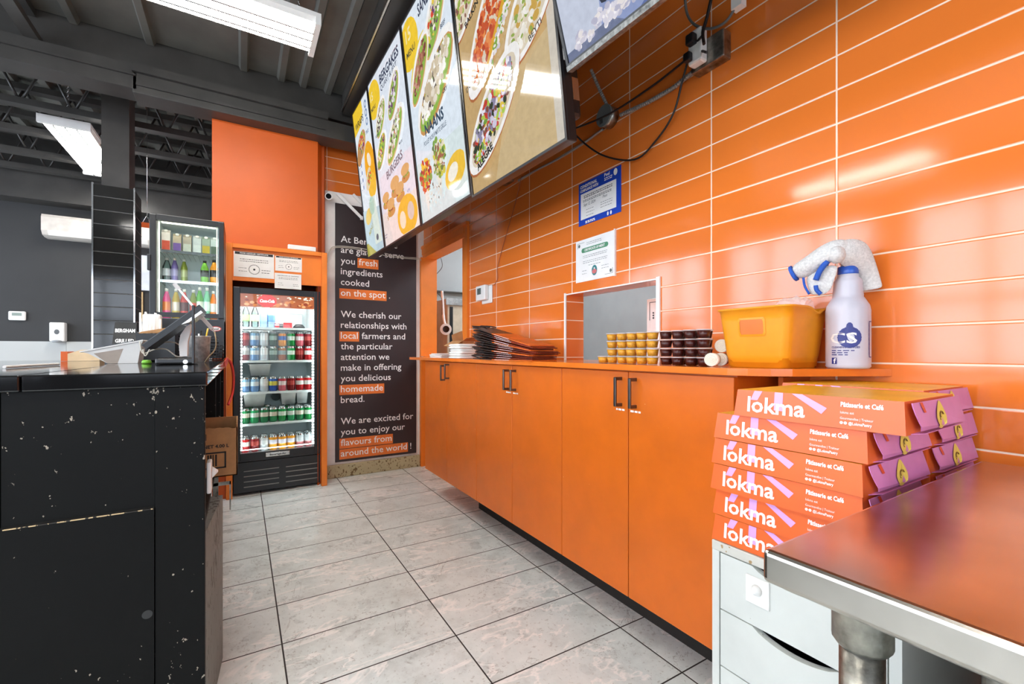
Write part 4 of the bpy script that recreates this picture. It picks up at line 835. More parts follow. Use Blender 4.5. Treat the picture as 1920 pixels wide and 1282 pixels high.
# ================================================================ black service counter
CZ = 1.09
t = thing('service_counter', 'scuffed black counter with polished top at the left', 'counter', (-1.1, 2.8, 0))
b = MB(); b.box((-0.464, 1.572, CZ - 0.041), (-0.083, 4.05, CZ), bevel=0.004); b.build('countertop', BLACK_TOP, t)
b = MB(); b.box((-2.25, 1.570, CZ - 0.041), (-0.466, 4.05, CZ), bevel=0.004); b.build('countertop', BLACK_TOP, t)
MB().box((-0.206, 1.590, 0), (-0.09, 1.62, CZ - 0.042), bevel=0.0015, seg=1).build('corner_post', BLACK_LAM, t)
MB().box((-0.505, 1.594, 0.715), (-0.207, 1.62, CZ - 0.042)).build('upper_panel', BLACK_LAM, t)
b = MB(); b.box((-0.505, 1.586, 0), (-0.207, 1.62, 0.709)); b.prism([(-0.505, 1.586, 0.709), (-0.207, 1.586, 0.709), (-0.207, 1.594, 0.716), (-0.505, 1.594, 0.716)], (0, 0.02, 0)); b.build('lower_panel', BLACK_LAM, t)
MB().box((-0.5, 1.5845, 0.7095), (-0.208, 1.587, 0.712)).build('chipped_edge', worn('raw_edge', '2a251f', 'd8bd8f', 0.6, 0.5, 40), t)
MB().box((-2.2, 1.592, 0), (-0.507, 1.62, CZ - 0.042)).build('end_panel', BLACK_LAM, t)
MB().cyl((-0.222, 1.5855, 0.42), (-0.222, 1.59, 0.42), 0.012, seg=20).build('cable_hole', BLACK_GL, t)
MB().prism([(-0.11, 1.62, 0), (-0.0895, 1.62, 0), (-0.058, 2.0, 0), (-0.11, 2.0, 0)], (0, 0, 0.611)).build('side_panel', GREY_BOARD, t)
MB().box((-0.75, 1.62, 0.612), (-0.095, 3.3, 0.632)).build('shelf', BLACK_LAM, t)
MB().box((-0.78, 1.62, 0), (-0.75, 4.0, CZ - 0.042)).build('back_panel', BLACK_LAM, t)
for y in (2.75, 3.35, 3.98): MB().box((-0.75, y, 0.632), (-0.11, y + 0.02, CZ - 0.042)).build('divider', BLACK_LAM, t)
MB().box((-0.75, 3.34, 0), (-0.2, 4.0, 0.6)).build('lower_cabinet', BLACK_LAM, t)
MB().box((-2.2, 4.0, 0), (-0.75, 4.03, CZ - 0.042)).build('rear_panel', BLACK_LAM, t)
b = MB(); b.box((-0.112, 2.5, 0.42), (-0.09, 2.51, 0.6)); b.box((-0.112, 2.5, 0.52), (-0.04, 2.51, 0.535)); b.box((-0.046, 2.5, 0.4), (-0.04, 2.51, 0.535)); b.build('bracket', STEEL_D, t)
tag(MB().box((-0.0885, 1.625, 0.72), (-0.076, 1.68, 0.815), bevel=0.004).build('bag_holder', WHITE_PL), 'white plastic holder fixed to the open side of the black counter', 'holder')
tag(MB().loft([[(-0.0755, 1.655 + 0.02*math.cos(a), 0.778 + 0.018*math.sin(a)) for a in [2*PI*k/10 for k in range(10)]], [(-0.06, 1.655 + 0.003*math.cos(a), 0.78 + 0.003*math.sin(a)) for a in [2*PI*k/10 for k in range(10)]]]).build('paper_cone', PAPER), 'white paper cone poking from the white holder', 'paper')
# cardboard carton standing on the open shelf
t = thing('cardboard_box', 'open brown cardboard box with barcode sticking out of the counter shelf', 'box', (-0.14, 2.3, 0.633))
bx0, bx1, by0, by1, bz0, bz1 = -0.28, -0.012, 2.2, 2.42, 0.633, 0.852
b = MB(); b.box((bx0, by0, bz0), (bx1, by1, bz0 + 0.004)); b.box((bx0, by0, bz0), (bx0 + 0.004, by1, bz1)); b.box((bx1 - 0.004, by0, bz0), (bx1, by1, bz1)); b.box((bx0, by1 - 0.004, bz0), (bx1, by1, bz1)); b.build('body', CARD, t)
R = random.Random(3); top = [(bx0 + (bx1 - bx0)*i/16, by0, bz1 - 0.02 + R.uniform(-0.006, 0.006)) for i in range(17)]
MB().prism([(bx0, by0, bz0), (bx1, by0, bz0)] + top[::-1], (0, 0.004, 0)).build('torn_front', CARD, t)
b = MB(); o = Vector((bx0, by0 - 0.0008, bz0))
b.text('CRUSH', o + UX*0.06 + UZ*0.155, UX, UZ, 0.032, 0, 0.05, 0.1); b.text('NET 4.00 L', o + UX*0.15 + UZ*0.12, UX, UZ, 0.019, 0, 0.03, 0.088)
x0, z0, w, h = 0.1, 0.035, 0.128, 0.068
for a, c_, e, f in ((0, 0, w, 0.006), (0, h - 0.006, w, 0.006), (0, 0, 0.006, h), (w - 0.006, 0, 0.006, h)): b.face([o + UX*(x0 + a) + UZ*(z0 + c_), o + UX*(x0 + a + e) + UZ*(z0 + c_), o + UX*(x0 + a + e) + UZ*(z0 + c_ + f), o + UX*(x0 + a) + UZ*(z0 + c_ + f)])
x = x0 + 0.012
while x < x0 + w - 0.03:
    k = R.choice((0.002, 0.004, 0.006)); b.face([o + UX*x + UZ*(z0 + 0.01), o + UX*(x + k) + UZ*(z0 + 0.01), o + UX*(x + k) + UZ*(z0 + h - 0.01), o + UX*x + UZ*(z0 + h - 0.01)]); x += k + R.choice((0.002, 0.003, 0.005))
b.text('76  1', o + UX*0.14 + UZ*0.015, UX, UZ, 0.016, 0, 0.02); b.build('lettering', INK, t)
# ---------------------------------------------------------------- countertop cooler
t = thing('countertop_cooler', 'black countertop cooler with lit glass door and bottles inside', 'cooler', (-0.29, 3.85, CZ))
x0, x1, y0, y1, z0, z1 = -0.49, -0.098, 3.6, 4.03, CZ + 0.012, 2.03
b = MB(); b.box((x0, y0 + 0.03, z0), (x0 + 0.03, y1, z1), 0); b.box((x1 - 0.03, y0 + 0.03, z0), (x1, y1, z1), 0); b.box((x0, y1 - 0.03, z0), (x1, y1, z1), 0); b.box((x0, y0 + 0.03, z1 - 0.03), (x1, y1, z1), 0, bevel=0.004); b.box((x0, y0 + 0.01, z0), (x1, y1, 1.36), 0); b.build('cabinet', BLACK_PL, t)
b = MB(); b.box((x0 + 0.03, y0 + 0.035, 1.36), (x0 + 0.034, y1 - 0.03, z1 - 0.03)); b.box((x1 - 0.034, y0 + 0.035, 1.36), (x1 - 0.03, y1 - 0.03, z1 - 0.03)); b.box((x0 + 0.03, y1 - 0.04, 1.36), (x1 - 0.03, y1 - 0.03, z1 - 0.03)); b.box((x0 + 0.03, y0 + 0.035, 1.36), (x1 - 0.03, y1 - 0.03, 1.364)); b.box((x0 + 0.03, y0 + 0.035, z1 - 0.034), (x1 - 0.03, y1 - 0.03, z1 - 0.03)); b.build('liner', WHT_IN, t)
d = MB(); d.box((x0 - 0.004, y0, 1.37), (x0 + 0.03, y0 + 0.03, z1 - 0.01), bevel=0.003); d.box((x1 - 0.03, y0, 1.37), (x1, y0 + 0.03, z1 - 0.01), bevel=0.003); d.box((x0 + 0.03, y0 + 0.0005, z1 - 0.045), (x1 - 0.03, y0 + 0.03, z1 - 0.01)); d.box((x0 + 0.03, y0 + 0.0005, 1.37), (x1 - 0.03, y0 + 0.03, 1.4)); d = d.build('door', BLACK_PL, t)
MB().box((x0 + 0.028, y0 + 0.012, 1.398), (x1 - 0.028, y0 + 0.016, z1 - 0.043)).build('glass_pane', GLASS_D, d)
MB().box((x0 - 0.014, y0 - 0.012, 1.66), (x0 + 0.004, y0 + 0.01, 1.76), bevel=0.003).build('handle', BLACK_PL, d)
for z in (1.80, 1.605):
    b = MB()
    for k in range(12): b.cyl((x0 + 0.04 + 0.0285*k, y0 + 0.05, z), (x0 + 0.04 + 0.0285*k, y1 - 0.05, z), 0.0018, seg=5)
    b.box((x0 + 0.034, y0 + 0.045, z - 0.009), (x1 - 0.034, y0 + 0.052, z + 0.009)); b.build('wire_shelf', CHROME, t)
for x in (x0 + 0.041, x1 - 0.041): MB().box((x - 0.002, y0 + 0.037, 1.4), (x + 0.002, y0 + 0.043, z1 - 0.05)).build('light_strip', LED_S, t)
MB().box((x0 + 0.05, y0 + 0.06, z1 - 0.042), (x1 - 0.05, y0 + 0.09, z1 - 0.036)).build('light_strip', LED_S, t)
b = MB(); b.disc((-0.145, y0 + 0.0085, 1.3), UX*0.033, UZ*0.017, 0); b.disc((-0.145, y0 + 0.008, 1.3), UX*0.027, UZ*0.0125, 1); b.text('Excell', (-0.163, y0 + 0.0072, 1.294), UX, UZ, 0.016, 2, 0.02, 0.036, shear=0.2); b.build('badge', [mat('badge_red', 'c0392b', 0.4), WHITE_PL, INK], t)
g_ = MB()
for k in range(7): g_.box((x0 + 0.03, y0 + 0.006, z0 + 0.02 + 0.02*k), (x1 - 0.03, y0 + 0.0105, z0 + 0.028 + 0.02*k))
g_.build('vent', BLACK_GL, t)
g = 'cartons on the top shelf of the countertop cooler'
for i, (x, c1_, c2_) in enumerate(((-0.425, 'e8ddd6', 'd4533a'), (-0.365, 'c9b79a', '7a5aa0'), (-0.31, 'b9ac98', 'cfd0c0'), (-0.255, 'd0d4d0', 'dfe2dc'), (-0.205, '9fae9a', 'c8b040'), (-0.156, 'c8cfc8', '5a6a58'))):
    carton((x, 3.75, 1.8085), 0.046, 0.05, 0.13 if i else 0.15, cmat(c1_, 0.4), cmat(c2_, 0.4), ORD[i] + ' drink carton from left on the top cooler shelf', g)
g = 'bottles in the countertop cooler'
bottle((-0.212, 3.72, 1.6145), 0.155, 0.024, cmat('7fc04a'), cmat('3a3a30'), INK, 'green drink bottle on the middle cooler shelf', g)
bottle((-0.158, 3.72, 1.6145), 0.165, 0.025, cmat('f09a30'), cmat('2f2a28'), INK, 'orange drink bottle at right end of the middle cooler shelf', g)
for i, (x, lq, lb) in enumerate(((-0.42, 'e85a9a', 'e88a50'), (-0.37, 'c8b040', 'e8e0d0'), (-0.325, 'd9453a', '5a2a24'), (-0.275, '8a9a3c', 'd8503a'), (-0.24, '5fae48', 'e8f0e0'), (-0.199, '7fc8a0', 'd8efe4'), (-0.162, 'ef7f22', 'd8d0c8'))):
    bottle((x, 3.72, 1.3645), 0.2 if i not in (4, 5) else 0.22, 0.0225, cmat(lq), cmat(lb), WHITE_PL, ORD[i] + ' bottle from left on the cooler floor', g)
bottle((-0.43, 3.82, 1.6145), 0.17, 0.026, clear_l, cmat('dfe6ea'), WHITE_PL, 'clear water bottle, left one on the middle cooler shelf', g)
bottle((-0.385, 3.8, 1.6145), 0.17, 0.02, cmat('8a7ac0'), cmat('b0a8d8'), WHITE_PL, 'violet bottle on the middle cooler shelf', g)
bottle((-0.335, 3.82, 1.6145), 0.17, 0.02, cmat('a8b850'), cmat('d0d890'), WHITE_PL, 'yellow green bottle on the middle cooler shelf', g)
# ================================================================ things on the black counter
def onC(px, py_unused, y): d = ray(px, 658); return Vector((d.x*y/d.y, y, CZ))
PALE = mat('pale_grey_plastic', 'e2e0db', 0.3, var=0.02)
t = thing('payment_terminal', 'white wedge shaped payment terminal with dark screen on the counter', 'terminal', (-0.6, 3.0, CZ))
p = Matrix.Translation(onC(219, 0, 2.9)) @ Matrix.Scale(0.72, 4)
b = MB(); sec = [(-0.155, 0, 0.075), (0.1, 0, 0.148), (0.155, 0, 0.15), (0.145, 0, 0.138), (0.125, 0, 0.0), (-0.03, 0, 0.0), (-0.125, 0, 0.066)]
b.prism([p @ Vector((x, -0.09, z + 0.001)) for x, _, z in sec][::-1], Vector((0, 0.13, 0)), 0); b.build('body', PALE, t)
b = MB(); b.prism([p @ Vector((-0.165, -0.098, 0.074)), p @ Vector((0.155, -0.098, 0.154)), p @ Vector((0.152, -0.098, 0.162)), p @ Vector((-0.168, -0.098, 0.082))], (0, 0.141, 0)); b.build('screen_frame', WHITE_PL, t)
q0, q1 = p @ Vector((-0.11, 0, 0.0975)), p @ Vector((0.1, 0, 0.15)); nrm = Vector((-0.243, 0, 0.97))*0.0015
MB().prism([q0 + Vector((0, -0.062, 0)) + nrm, q1 + Vector((0, -0.062, 0)) + nrm, q1 + Vector((0, 0.022, 0)) + nrm, q0 + Vector((0, 0.022, 0)) + nrm], nrm*1.5).build('screen', mat('terminal_screen', '39404a', 0.15), t)
MB().prism([p @ Vector((-0.03, -0.0905, 0.001)), p @ Vector((0.02, -0.0905, 0.001)), p @ Vector((0.05, -0.0905, 0.1)), p @ Vector((-0.1, -0.0905, 0.068))][::-1], (0, 0.0005, 0)).build('side_inlay', mat('taupe_plastic', 'a59688', 0.4), t)
# slanted touch monitor on a white foot with a black base
t = thing('touch_monitor', 'black touch monitor tilted edge-on over a white stand and black foot', 'monitor', (-0.28, 2.55, CZ))
y = 2.5
def cz(px, py, yy): return onY(px, py, yy)
a, b_ = cz(270, 651, y), cz(378, 575, y); d = (b_ - a).normalized(); n_ = Vector((-d.z, 0, d.x)) * 0.011
MB().prism([a - n_, b_ - n_, b_ + n_, a + n_], (0, 0.24, 0)).build('screen_body', BLACK_PL, t)
MB().prism([a + n_*1.02, b_ + n_*1.02, b_ + n_*1.25, a + n_*1.25], (0, 0.24, 0)).build('glass', BLACK_GL, t)
MB().prism([a.lerp(b_, 0.6) - n_*1.0, a.lerp(b_, 0.95) - n_*1.0, a.lerp(b_, 0.95) - n_*2.0, a.lerp(b_, 0.7) - n_*2.0][::-1], (0, 0.2, 0)).build('rear_plate', STEEL, t)
s0 = [cz(*p_, y + 0.08) for p_ in ((357, 607), (349, 612), (338, 628), (335, 645), (337, 668), (351, 668), (352, 640), (357, 622))]
z0 = min(v.z for v in s0)
for v in s0: v.z = max(v.z, CZ + 0.0305)
MB().prism(s0, (0, 0.06, 0)).build('stand', WHITE_PL, t)
f0 = cz(292, 0, y + 0.02).x; f1 = cz(366, 0, y + 0.02).x
MB().box((f0, y + 0.0, CZ + 0.001), (f1, y + 0.2, CZ + 0.03), bevel=0.008).build('foot', BLACK_PL, t)
MB().box((f1 - 0.012, y - 0.002, CZ + 0.002), (f1, y + 0.03, CZ + 0.27), bevel=0.003).build('upright', BLACK_PL, t)
MB().cyl((f1 - 0.035, y - 0.001, CZ + 0.012), (f1 - 0.035, y + 0.02, CZ + 0.012), 0.009).build('hinge_bolt', CHROME, t)
t = thing('card_reader', 'slim card reader on an arm crossing behind the monitor', 'card reader', cz(365, 580, 2.78))
y = 2.76
a, b_ = cz(326, 531, y), cz(402, 622, y); d = (b_ - a).normalized(); n_ = Vector((-d.z, 0, d.x)) * 0.009
MB().prism([a - n_, a.lerp(b_, 0.12) - n_, a.lerp(b_, 0.12) + n_, a + n_], (0, 0.08, 0)).build('end_block', WHITE_PL, t)
MB().prism([a.lerp(b_, 0.12) - n_*0.5, a.lerp(b_, 0.55) - n_*0.5, a.lerp(b_, 0.55) + n_*0.5, a.lerp(b_, 0.12) + n_*0.5], (0, 0.03, 0)).build('arm', STEEL, t)
MB().prism([a.lerp(b_, 0.55) - n_*1.4, a.lerp(b_, 0.93) - n_*0.9, a.lerp(b_, 0.93) + n_*0.9, a.lerp(b_, 0.55) + n_*0.6], (0, 0.08, 0)).build('body', PALE, t)
MB().cyl(a.lerp(b_, 0.93) + Vector((0, 0.03, 0)), b_ + Vector((0, 0.03, 0)), 0.006, 0.004).build('plug', WHITE_PL, t)
cc = [b_ + Vector((0, 0.03, 0)), cz(405, 640, y), cz(403, 655, y), cz(392, 668, y)]; cc.append(Vector((cc[-1].x - 0.02, y + 0.05, CZ + 0.004)))
MB().tube(cc, 0.003, 0, 6, 5).build('lead', mat('tan_lead', 'b39a70', 0.5), t)
for i, pts in enumerate((((268, 655), (273, 667), (285, 650), (305, 642), (330, 643), (350, 660)), ((262, 640), (268, 662), (290, 655), (312, 655), (332, 668), (352, 666)))):
    P_ = [cz(px_, py_, 2.72 + 0.02*i) for px_, py_ in pts]
    for v in P_: v.z = max(v.z, CZ + 0.004)
    cable('charging_cable', ['upper', 'lower'][i] + ' pale cable curling from the terminal to the monitor stand', P_, 0.0028, WCORD, group='pale cables on the counter')
tag(MB().lathe([(0.018, 0.001), (0.02, 0.008), (0.015, 0.018)], (onC(275, 0, 2.72).x, 2.72, CZ), 0, 12).build('green_plug', mat('green_plastic', '6fae2c', 0.4)), 'small green plug on the counter between terminal and monitor', 'plug')
# black display card, cutlery holder, tin
t = thing('display_card', 'black tent card with white lettering behind the payment terminal', 'card', (-0.62, 3.38, CZ))
x0, x1 = onC(209, 0, 3.4).x, onC(259, 0, 3.4).x
MB().prism([(x0, 3.36, CZ + 0.001), (x1, 3.36, CZ + 0.001), (x1 - 0.01, 3.42, CZ + 0.23), (x0 + 0.012, 3.42, CZ + 0.23)], (0, 0.004, 0)).build('card', BLACK_PL, t)
b = MB(); up = Vector((0, 0.06, 0.229)).normalized()
for k, (s_, zz, wd) in enumerate((('BERGHAM', 0.17, 0.09), ('GRILLED', 0.11, 0.085))):
    b.text(s_, Vector(((x0 + x1)/2, 3.36 + 0.06*zz/0.229 - 0.001, CZ + zz)), UX, up, 0.03, 0, 0.04, wd, 'C')
b.build('lettering', WHITE_INK, t)
t = thing('cutlery_holder', 'black box holder full of white straws and napkins behind the monitor', 'holder', (-0.48, 3.3, CZ))
x0, x1 = onC(258, 0, 3.3).x, onC(330, 0, 3.3).x
b = MB(); b.box((x0, 3.25, CZ + 0.001), (x1, 3.257, CZ + 0.16)); b.box((x0, 3.42, CZ + 0.001), (x1, 3.427, CZ + 0.2)); b.box((x0, 3.257, CZ + 0.001), (x0 + 0.006, 3.42, CZ + 0.17)); b.box((x1 - 0.006, 3.257, CZ + 0.001), (x1, 3.42, CZ + 0.17)); b.box((x0, 3.25, CZ + 0.001), (x1, 3.427, CZ + 0.008)); b.build('case', BLACK_PL, t)
MB().prism([(x0 + 0.01, 3.262, CZ + 0.16), (x1 - 0.08, 3.262, CZ + 0.165), (x1 - 0.02, 3.262, CZ + 0.2), (x0 + 0.02, 3.262, CZ + 0.17)], (0, 0.12, 0)).build('cardboard_flap', CARD, t)
R = random.Random(11)
MB().box((x0 + 0.02, 3.30, CZ + 0.01), (x0 + 0.105, 3.36, CZ + 0.275), bevel=0.01).build('napkin_pack', PAPER, t)
for k in range(14):
    x = x0 + 0.012 + R.random()*(x1 - x0 - 0.03); yy = 3.27 + R.random()*0.13; hh = 0.2 + R.random()*0.09
    MB().cyl((x, yy, CZ + 0.02), (x + R.uniform(-0.02, 0.02), yy + R.uniform(-0.01, 0.01), CZ + hh), 0.005, seg=8).build('straw', WHITE_PL, t)
t = thing('metal_tin', 'galvanised tin with pens beside the monitor stand', 'tin', onC(374, 0, 2.95))
c = onC(372, 0, 2.95)
MB().lathe([(0.048, 0.001), (0.056, 0.135), (0.06, 0.14), (0.055, 0.142), (0.045, 0.01)], (c.x, c.y, CZ), 0, 24, True, True).build('body', mat('tin_grey', 'b4b5b2', 0.45, 0.35, 0.2, 40), t)
for i, (dx, dy, h_, cl) in enumerate(((-0.02, 0, 0.16, '2f5aa8'), (0.01, -0.02, 0.17, '1d1d1d'), (0.03, 0.01, 0.185, 'd9b02a'), (0.0, 0.02, 0.155, 'b8bcc0'))):
    tag(MB().cyl((c.x + dx*0.5, c.y + dy*0.5, CZ + 0.012), (c.x + dx*1.4, c.y + dy*1.4, CZ + h_), 0.004, seg=8).build('pen', mat('pen_' + cl, cl, 0.3)), ['blue pen', 'black pen', 'yellow pen', 'silver pen'][i] + ' standing in the galvanised tin', 'pen', 'pens in the tin')
t = thing('wire_basket', 'black wire basket at the far right end of the counter', 'basket', (-0.13, 3.5, CZ))
b = MB(); x0, x1 = -0.175, -0.098
for k in range(5):
    z = CZ + 0.006 + 0.022*k
    b.tube([(x0, 3.3, z), (x1, 3.3, z), (x1, 3.55, z), (x0, 3.55, z), (x0, 3.3, z)], 0.002, 0, 5)
for k in range(6): b.cyl((x0 + (x1 - x0)*k/5, 3.3, CZ + 0.004), (x0 + (x1 - x0)*k/5, 3.3, CZ + 0.096), 0.0015, seg=5)
for k in range(9): b.cyl((x1, 3.3 + 0.25*k/8, CZ + 0.004), (x1, 3.3 + 0.25*k/8, CZ + 0.096), 0.0015, seg=5)
b.build('wire', BLACK_PL, t)
t = thing('folded_packet', 'cream folded packet with orange end lying behind the terminal', 'packet', (-0.95, 3.7, CZ))
x0, x1 = onC(118, 0, 3.7).x, onC(190, 0, 3.7).x
MB().prism([(x0 + 0.03, 3.66, CZ + 0.001), (x1, 3.66, CZ + 0.001), (x1, 3.66, CZ + 0.07), (x0 + 0.09, 3.66, CZ + 0.068), (x0 + 0.03, 3.66, CZ + 0.045)], (0, 0.12, 0)).build('body', mat('cream_card', 'e0c39a', 0.6), t)
MB().box((x0, 3.66, CZ + 0.001), (x0 + 0.03, 3.78, CZ + 0.058)).build('orange_end', ORANGE_P, t)
cable('white_stick', 'thin white stick lying near the left end of the counter', [onC(8, 0, 2.2) + UZ*0.006, onC(60, 0, 2.4) + UZ*0.006, onC(110, 0, 2.6) + UZ*0.006], 0.005, WHITE_PL, 'stick')
RED_C = mat('red_cord', 'd8362a', 0.4)
cable('red_strap', 'red cables hanging off the far end of the counter', [Vector((-0.085, 3.62, CZ + 0.006)), Vector((-0.06, 3.66, CZ - 0.02)), Vector((-0.045, 3.7, 0.98)), Vector((-0.05, 3.72, 0.86)), Vector((-0.075, 3.66, 0.78))], 0.009, RED_C)
tag(MB().prism([(-0.083, 3.1, CZ + 0.001), (-0.075, 3.5, CZ + 0.02), (-0.078, 3.5, CZ - 0.02), (-0.081, 3.1, CZ - 0.035)], (0.004, 0, 0)).build('red_cloth', mat('red_cloth', 'd24a3c', 0.8)), 'red cloth tag over the right edge of the counter', 'cloth')
# ================================================================ far wall of the seating area
YF = 7.0
t = thing('air_conditioner', 'white split air conditioner high on the charcoal far wall', 'air conditioner', onY(180, 440, YF))
a, c_ = onY(77, 400, YF - 0.2), onY(287, 440, YF - 0.2); x0, x1 = a.x, c_.x; zt, zb = a.z, onY(80, 441, YF - 0.2).z
sec = [(0, zt), (-0.19, zt), (-0.205, zt - 0.03), (-0.205, zb + 0.06), (-0.17, zb + 0.015), (-0.1, zb), (0, zb)]
MB().prism([(x0, YF + y_, z_) for y_, z_ in sec], (x1 - x0, 0, 0)).build('casing', mat('ac_casing', 'c9c3bb', 0.4), t)
MB().prism([(x0 + 0.05, YF - 0.209, zb + 0.062), (x0 + 0.05, YF - 0.174, zb + 0.013), (x0 + 0.05, YF - 0.166, zb + 0.016), (x0 + 0.05, YF - 0.2, zb + 0.066)], (x1 - x0 - 0.1, 0, 0)).build('louvre', PALE, t)
MB().box((x1 - 0.14, YF - 0.207, zb + 0.09), (x1 - 0.1, YF - 0.2045, zb + 0.1)).build('indicator', mat('indicator', '8a8d90', 0.3), t)
t = thing('soap_dispenser', 'white wall soap dispenser just above the grey tiles', 'dispenser', onY(107, 640, YF))
a, c_ = onY(93, 604, YF - 0.08), onY(122, 640, YF - 0.08)
MB().box((a.x, YF - 0.1, c_.z), (c_.x, YF - 0.001, a.z), bevel=0.012, seg=3).build('cover', WHITE_PL, t)
MB().lathe([(0.045, 0), (0.05, 0.02), (0.02, 0.03)], ((a.x + c_.x)/2, YF - 0.07, c_.z - 0.012), 0, 14).build('pump', mat('grey_pump', '8d9092', 0.4), t)
e_ = MB(); e_.disc(((a.x + c_.x)/2, YF - 0.1012, (a.z + c_.z)/2), UX*0.022, UZ*0.028, 0, 16); e_.build('emblem', mat('grey_emblem', '55585a', 0.4), t)
t = thing('thermostat', 'white oval thermostat on the charcoal far wall', 'thermostat', onY(33, 592, YF))
a, c_ = onY(17, 583, YF), onY(50, 601, YF)
MB().box((a.x, YF - 0.03, c_.z), (c_.x, YF - 0.001, a.z), bevel=0.013, seg=3).build('body', WHITE_PL, t)
MB().box((a.x + 0.03, YF - 0.032, a.z - 0.05), (c_.x - 0.03, YF - 0.0295, a.z - 0.018)).build('display', mat('lcd_green', '7d8a80', 0.2), t)
a, c_ = onY(262, 478, YF - 0.03), onY(286, 545, YF - 0.03)
t = thing('wall_panel', 'pale panel over a dark tan panel right of the tiled column', 'panel', (0.5*(a.x + c_.x), YF - 0.03, c_.z))
MB().box((a.x - 0.1, YF - 0.03, c_.z), (c_.x + 0.1, YF - 0.001, a.z)).build('upper_board', mat('pale_board', 'c8ced6', 0.4), t)
MB().box((a.x - 0.1, YF - 0.03, c_.z - 0.38), (a.x + 0.03, YF - 0.001, c_.z - 0.02)).build('lower_board', mat('tan_board', 'b79a6c', 0.5), t)
a = onY(276, 422, 5.2)
t = thing('hanging_sign', 'tiny orange sign hanging left of the countertop cooler', 'sign', a)
MB().box((a.x - 0.05, 5.19, a.z - 0.025), (a.x + 0.04, 5.2, a.z + 0.02)).build('plate', ORANGE_P, t)
b = MB(); b.tube([(a.x - 0.03, 5.195, a.z + 0.02), (a.x, 5.195, a.z + 0.09), (a.x + 0.02, 5.195, a.z + 0.02)], 0.003, 0, 5); b.cyl((a.x, 5.195, a.z + 0.09), (a.x, 5.195, 3.45), 0.002, seg=5); b.build('wire', CHROME, t)
# ================================================================ on the orange worktop
WZ = 1.1005
SAUCES = {'yellow': mat('yellow_sauce', 'eeA830', 0.4, var=0.12, scale=160), 'brown': mat('dark_red_sauce', '4a1712', 0.25, var=0.1, scale=120)}
CUP = glass_mat('cup_plastic', (1, 1, 1), 0.02, 0.1); LID = half_mat('lid_plastic', 'e9e2e0', 0.5)
CN = ['first', 'second', 'third', 'fourth', 'fifth', 'sixth']; LN = ['bottom', 'second layer', 'third layer', 'top']
protos = {}
def sauce_cup(kind, x, y, layer, label):
    z = WZ + 0.0307*layer
    if kind not in protos:
        t = thing('sauce_cup', label, 'sauce cup', (x, y, z), 0, 'stacked sauce cups on the worktop')
        MB().lathe([(0.0172, 0.0012), (0.0214, 0.0252)], seg=18).build('sauce', SAUCES[kind], t, False)
        MB().lathe([(0.0176, 0.0), (0.0222, 0.0268)], seg=18, cap1=False).build('cup', CUP, t, False)
        MB().lathe([(0.0238, 0.0262), (0.0243, 0.0275), (0.0236, 0.0295), (0.021, 0.0295), (0.0205, 0.0272)], seg=18).build('lid', LID, t, False)
        protos[kind] = t; return t
    return copy_tree(protos[kind], (x, y, z), (0, 0, random.random()), label)
R = random.Random(5)
ycol = [onX(px, 0, 1.30).y for px in (1148, 1166.5, 1184.5, 1203.5, 1224)]
for i, y in enumerate(ycol):
    for l in range(4): sauce_cup('yellow', 1.30 + R.uniform(-0.002, 0.002), y + R.uniform(-0.001, 0.001), l, 'cup of yellow sauce, %s stack from left, %s' % (CN[i], LN[l]))
sauce_cup('yellow', 1.29, onX(1131, 0, 1.29).y, 0, 'single cup of yellow sauce at the left end, not stacked')
pcol = [1.083, 1.032, 0.981, 0.930]
for i, y in enumerate(pcol):
    for l in range(4): sauce_cup('brown', 1.30 + R.uniform(-0.002, 0.002), y + R.uniform(-0.001, 0.001), l, 'cup of dark red sauce, %s dark stack from left, %s' % (CN[i], LN[l]))
for i, y in enumerate((1.06, 1.009, 0.958)): 
    for l in range(4): sauce_cup('brown', 1.349, y, l, 'cup of dark red sauce in the back row, %s stack from left, %s' % (CN[i], LN[l]))
FOAM = mat('cream_foam', 'efe3cf', 0.6, var=0.03)
for i, (x, y, z, lab) in enumerate(((1.312, 0.906, 0.0225, 'nearest wrapped roll of cream cups lying beside the dark sauce cups'), (1.362, 0.908, 0.0225, 'wrapped roll of cream cups lying behind the nearest roll'), (1.372, 0.91, 0.067, 'wrapped roll of cream cups on top, against the yellow bin'))):
    t = thing('cup_roll', lab, 'cup roll', (x, y, WZ + z - 0.0215), 0, 'rolls of cream cups')
    dr = Vector((-0.92, -0.38, 0)); c = Vector((x, y, WZ + z))
    b = MB(); b.cyl(c + dr*0.025, c - dr*0.025, 0.0215, 0.02, seg=18); b.build('roll', FOAM, t)
    b = MB(); u_ = Vector((0.38, -0.92, 0))
    for r_ in (0.0195, 0.014, 0.009, 0.004):
        pts = [c + dr*0.0255 + u_*(r_*math.cos(a_)) + UZ*(r_*math.sin(a_)) for a_ in [2*PI*k/16 for k in range(17)]]; b.tube(pts, 0.0012, 0, 5)
    b.build('rim', FOAM, t)
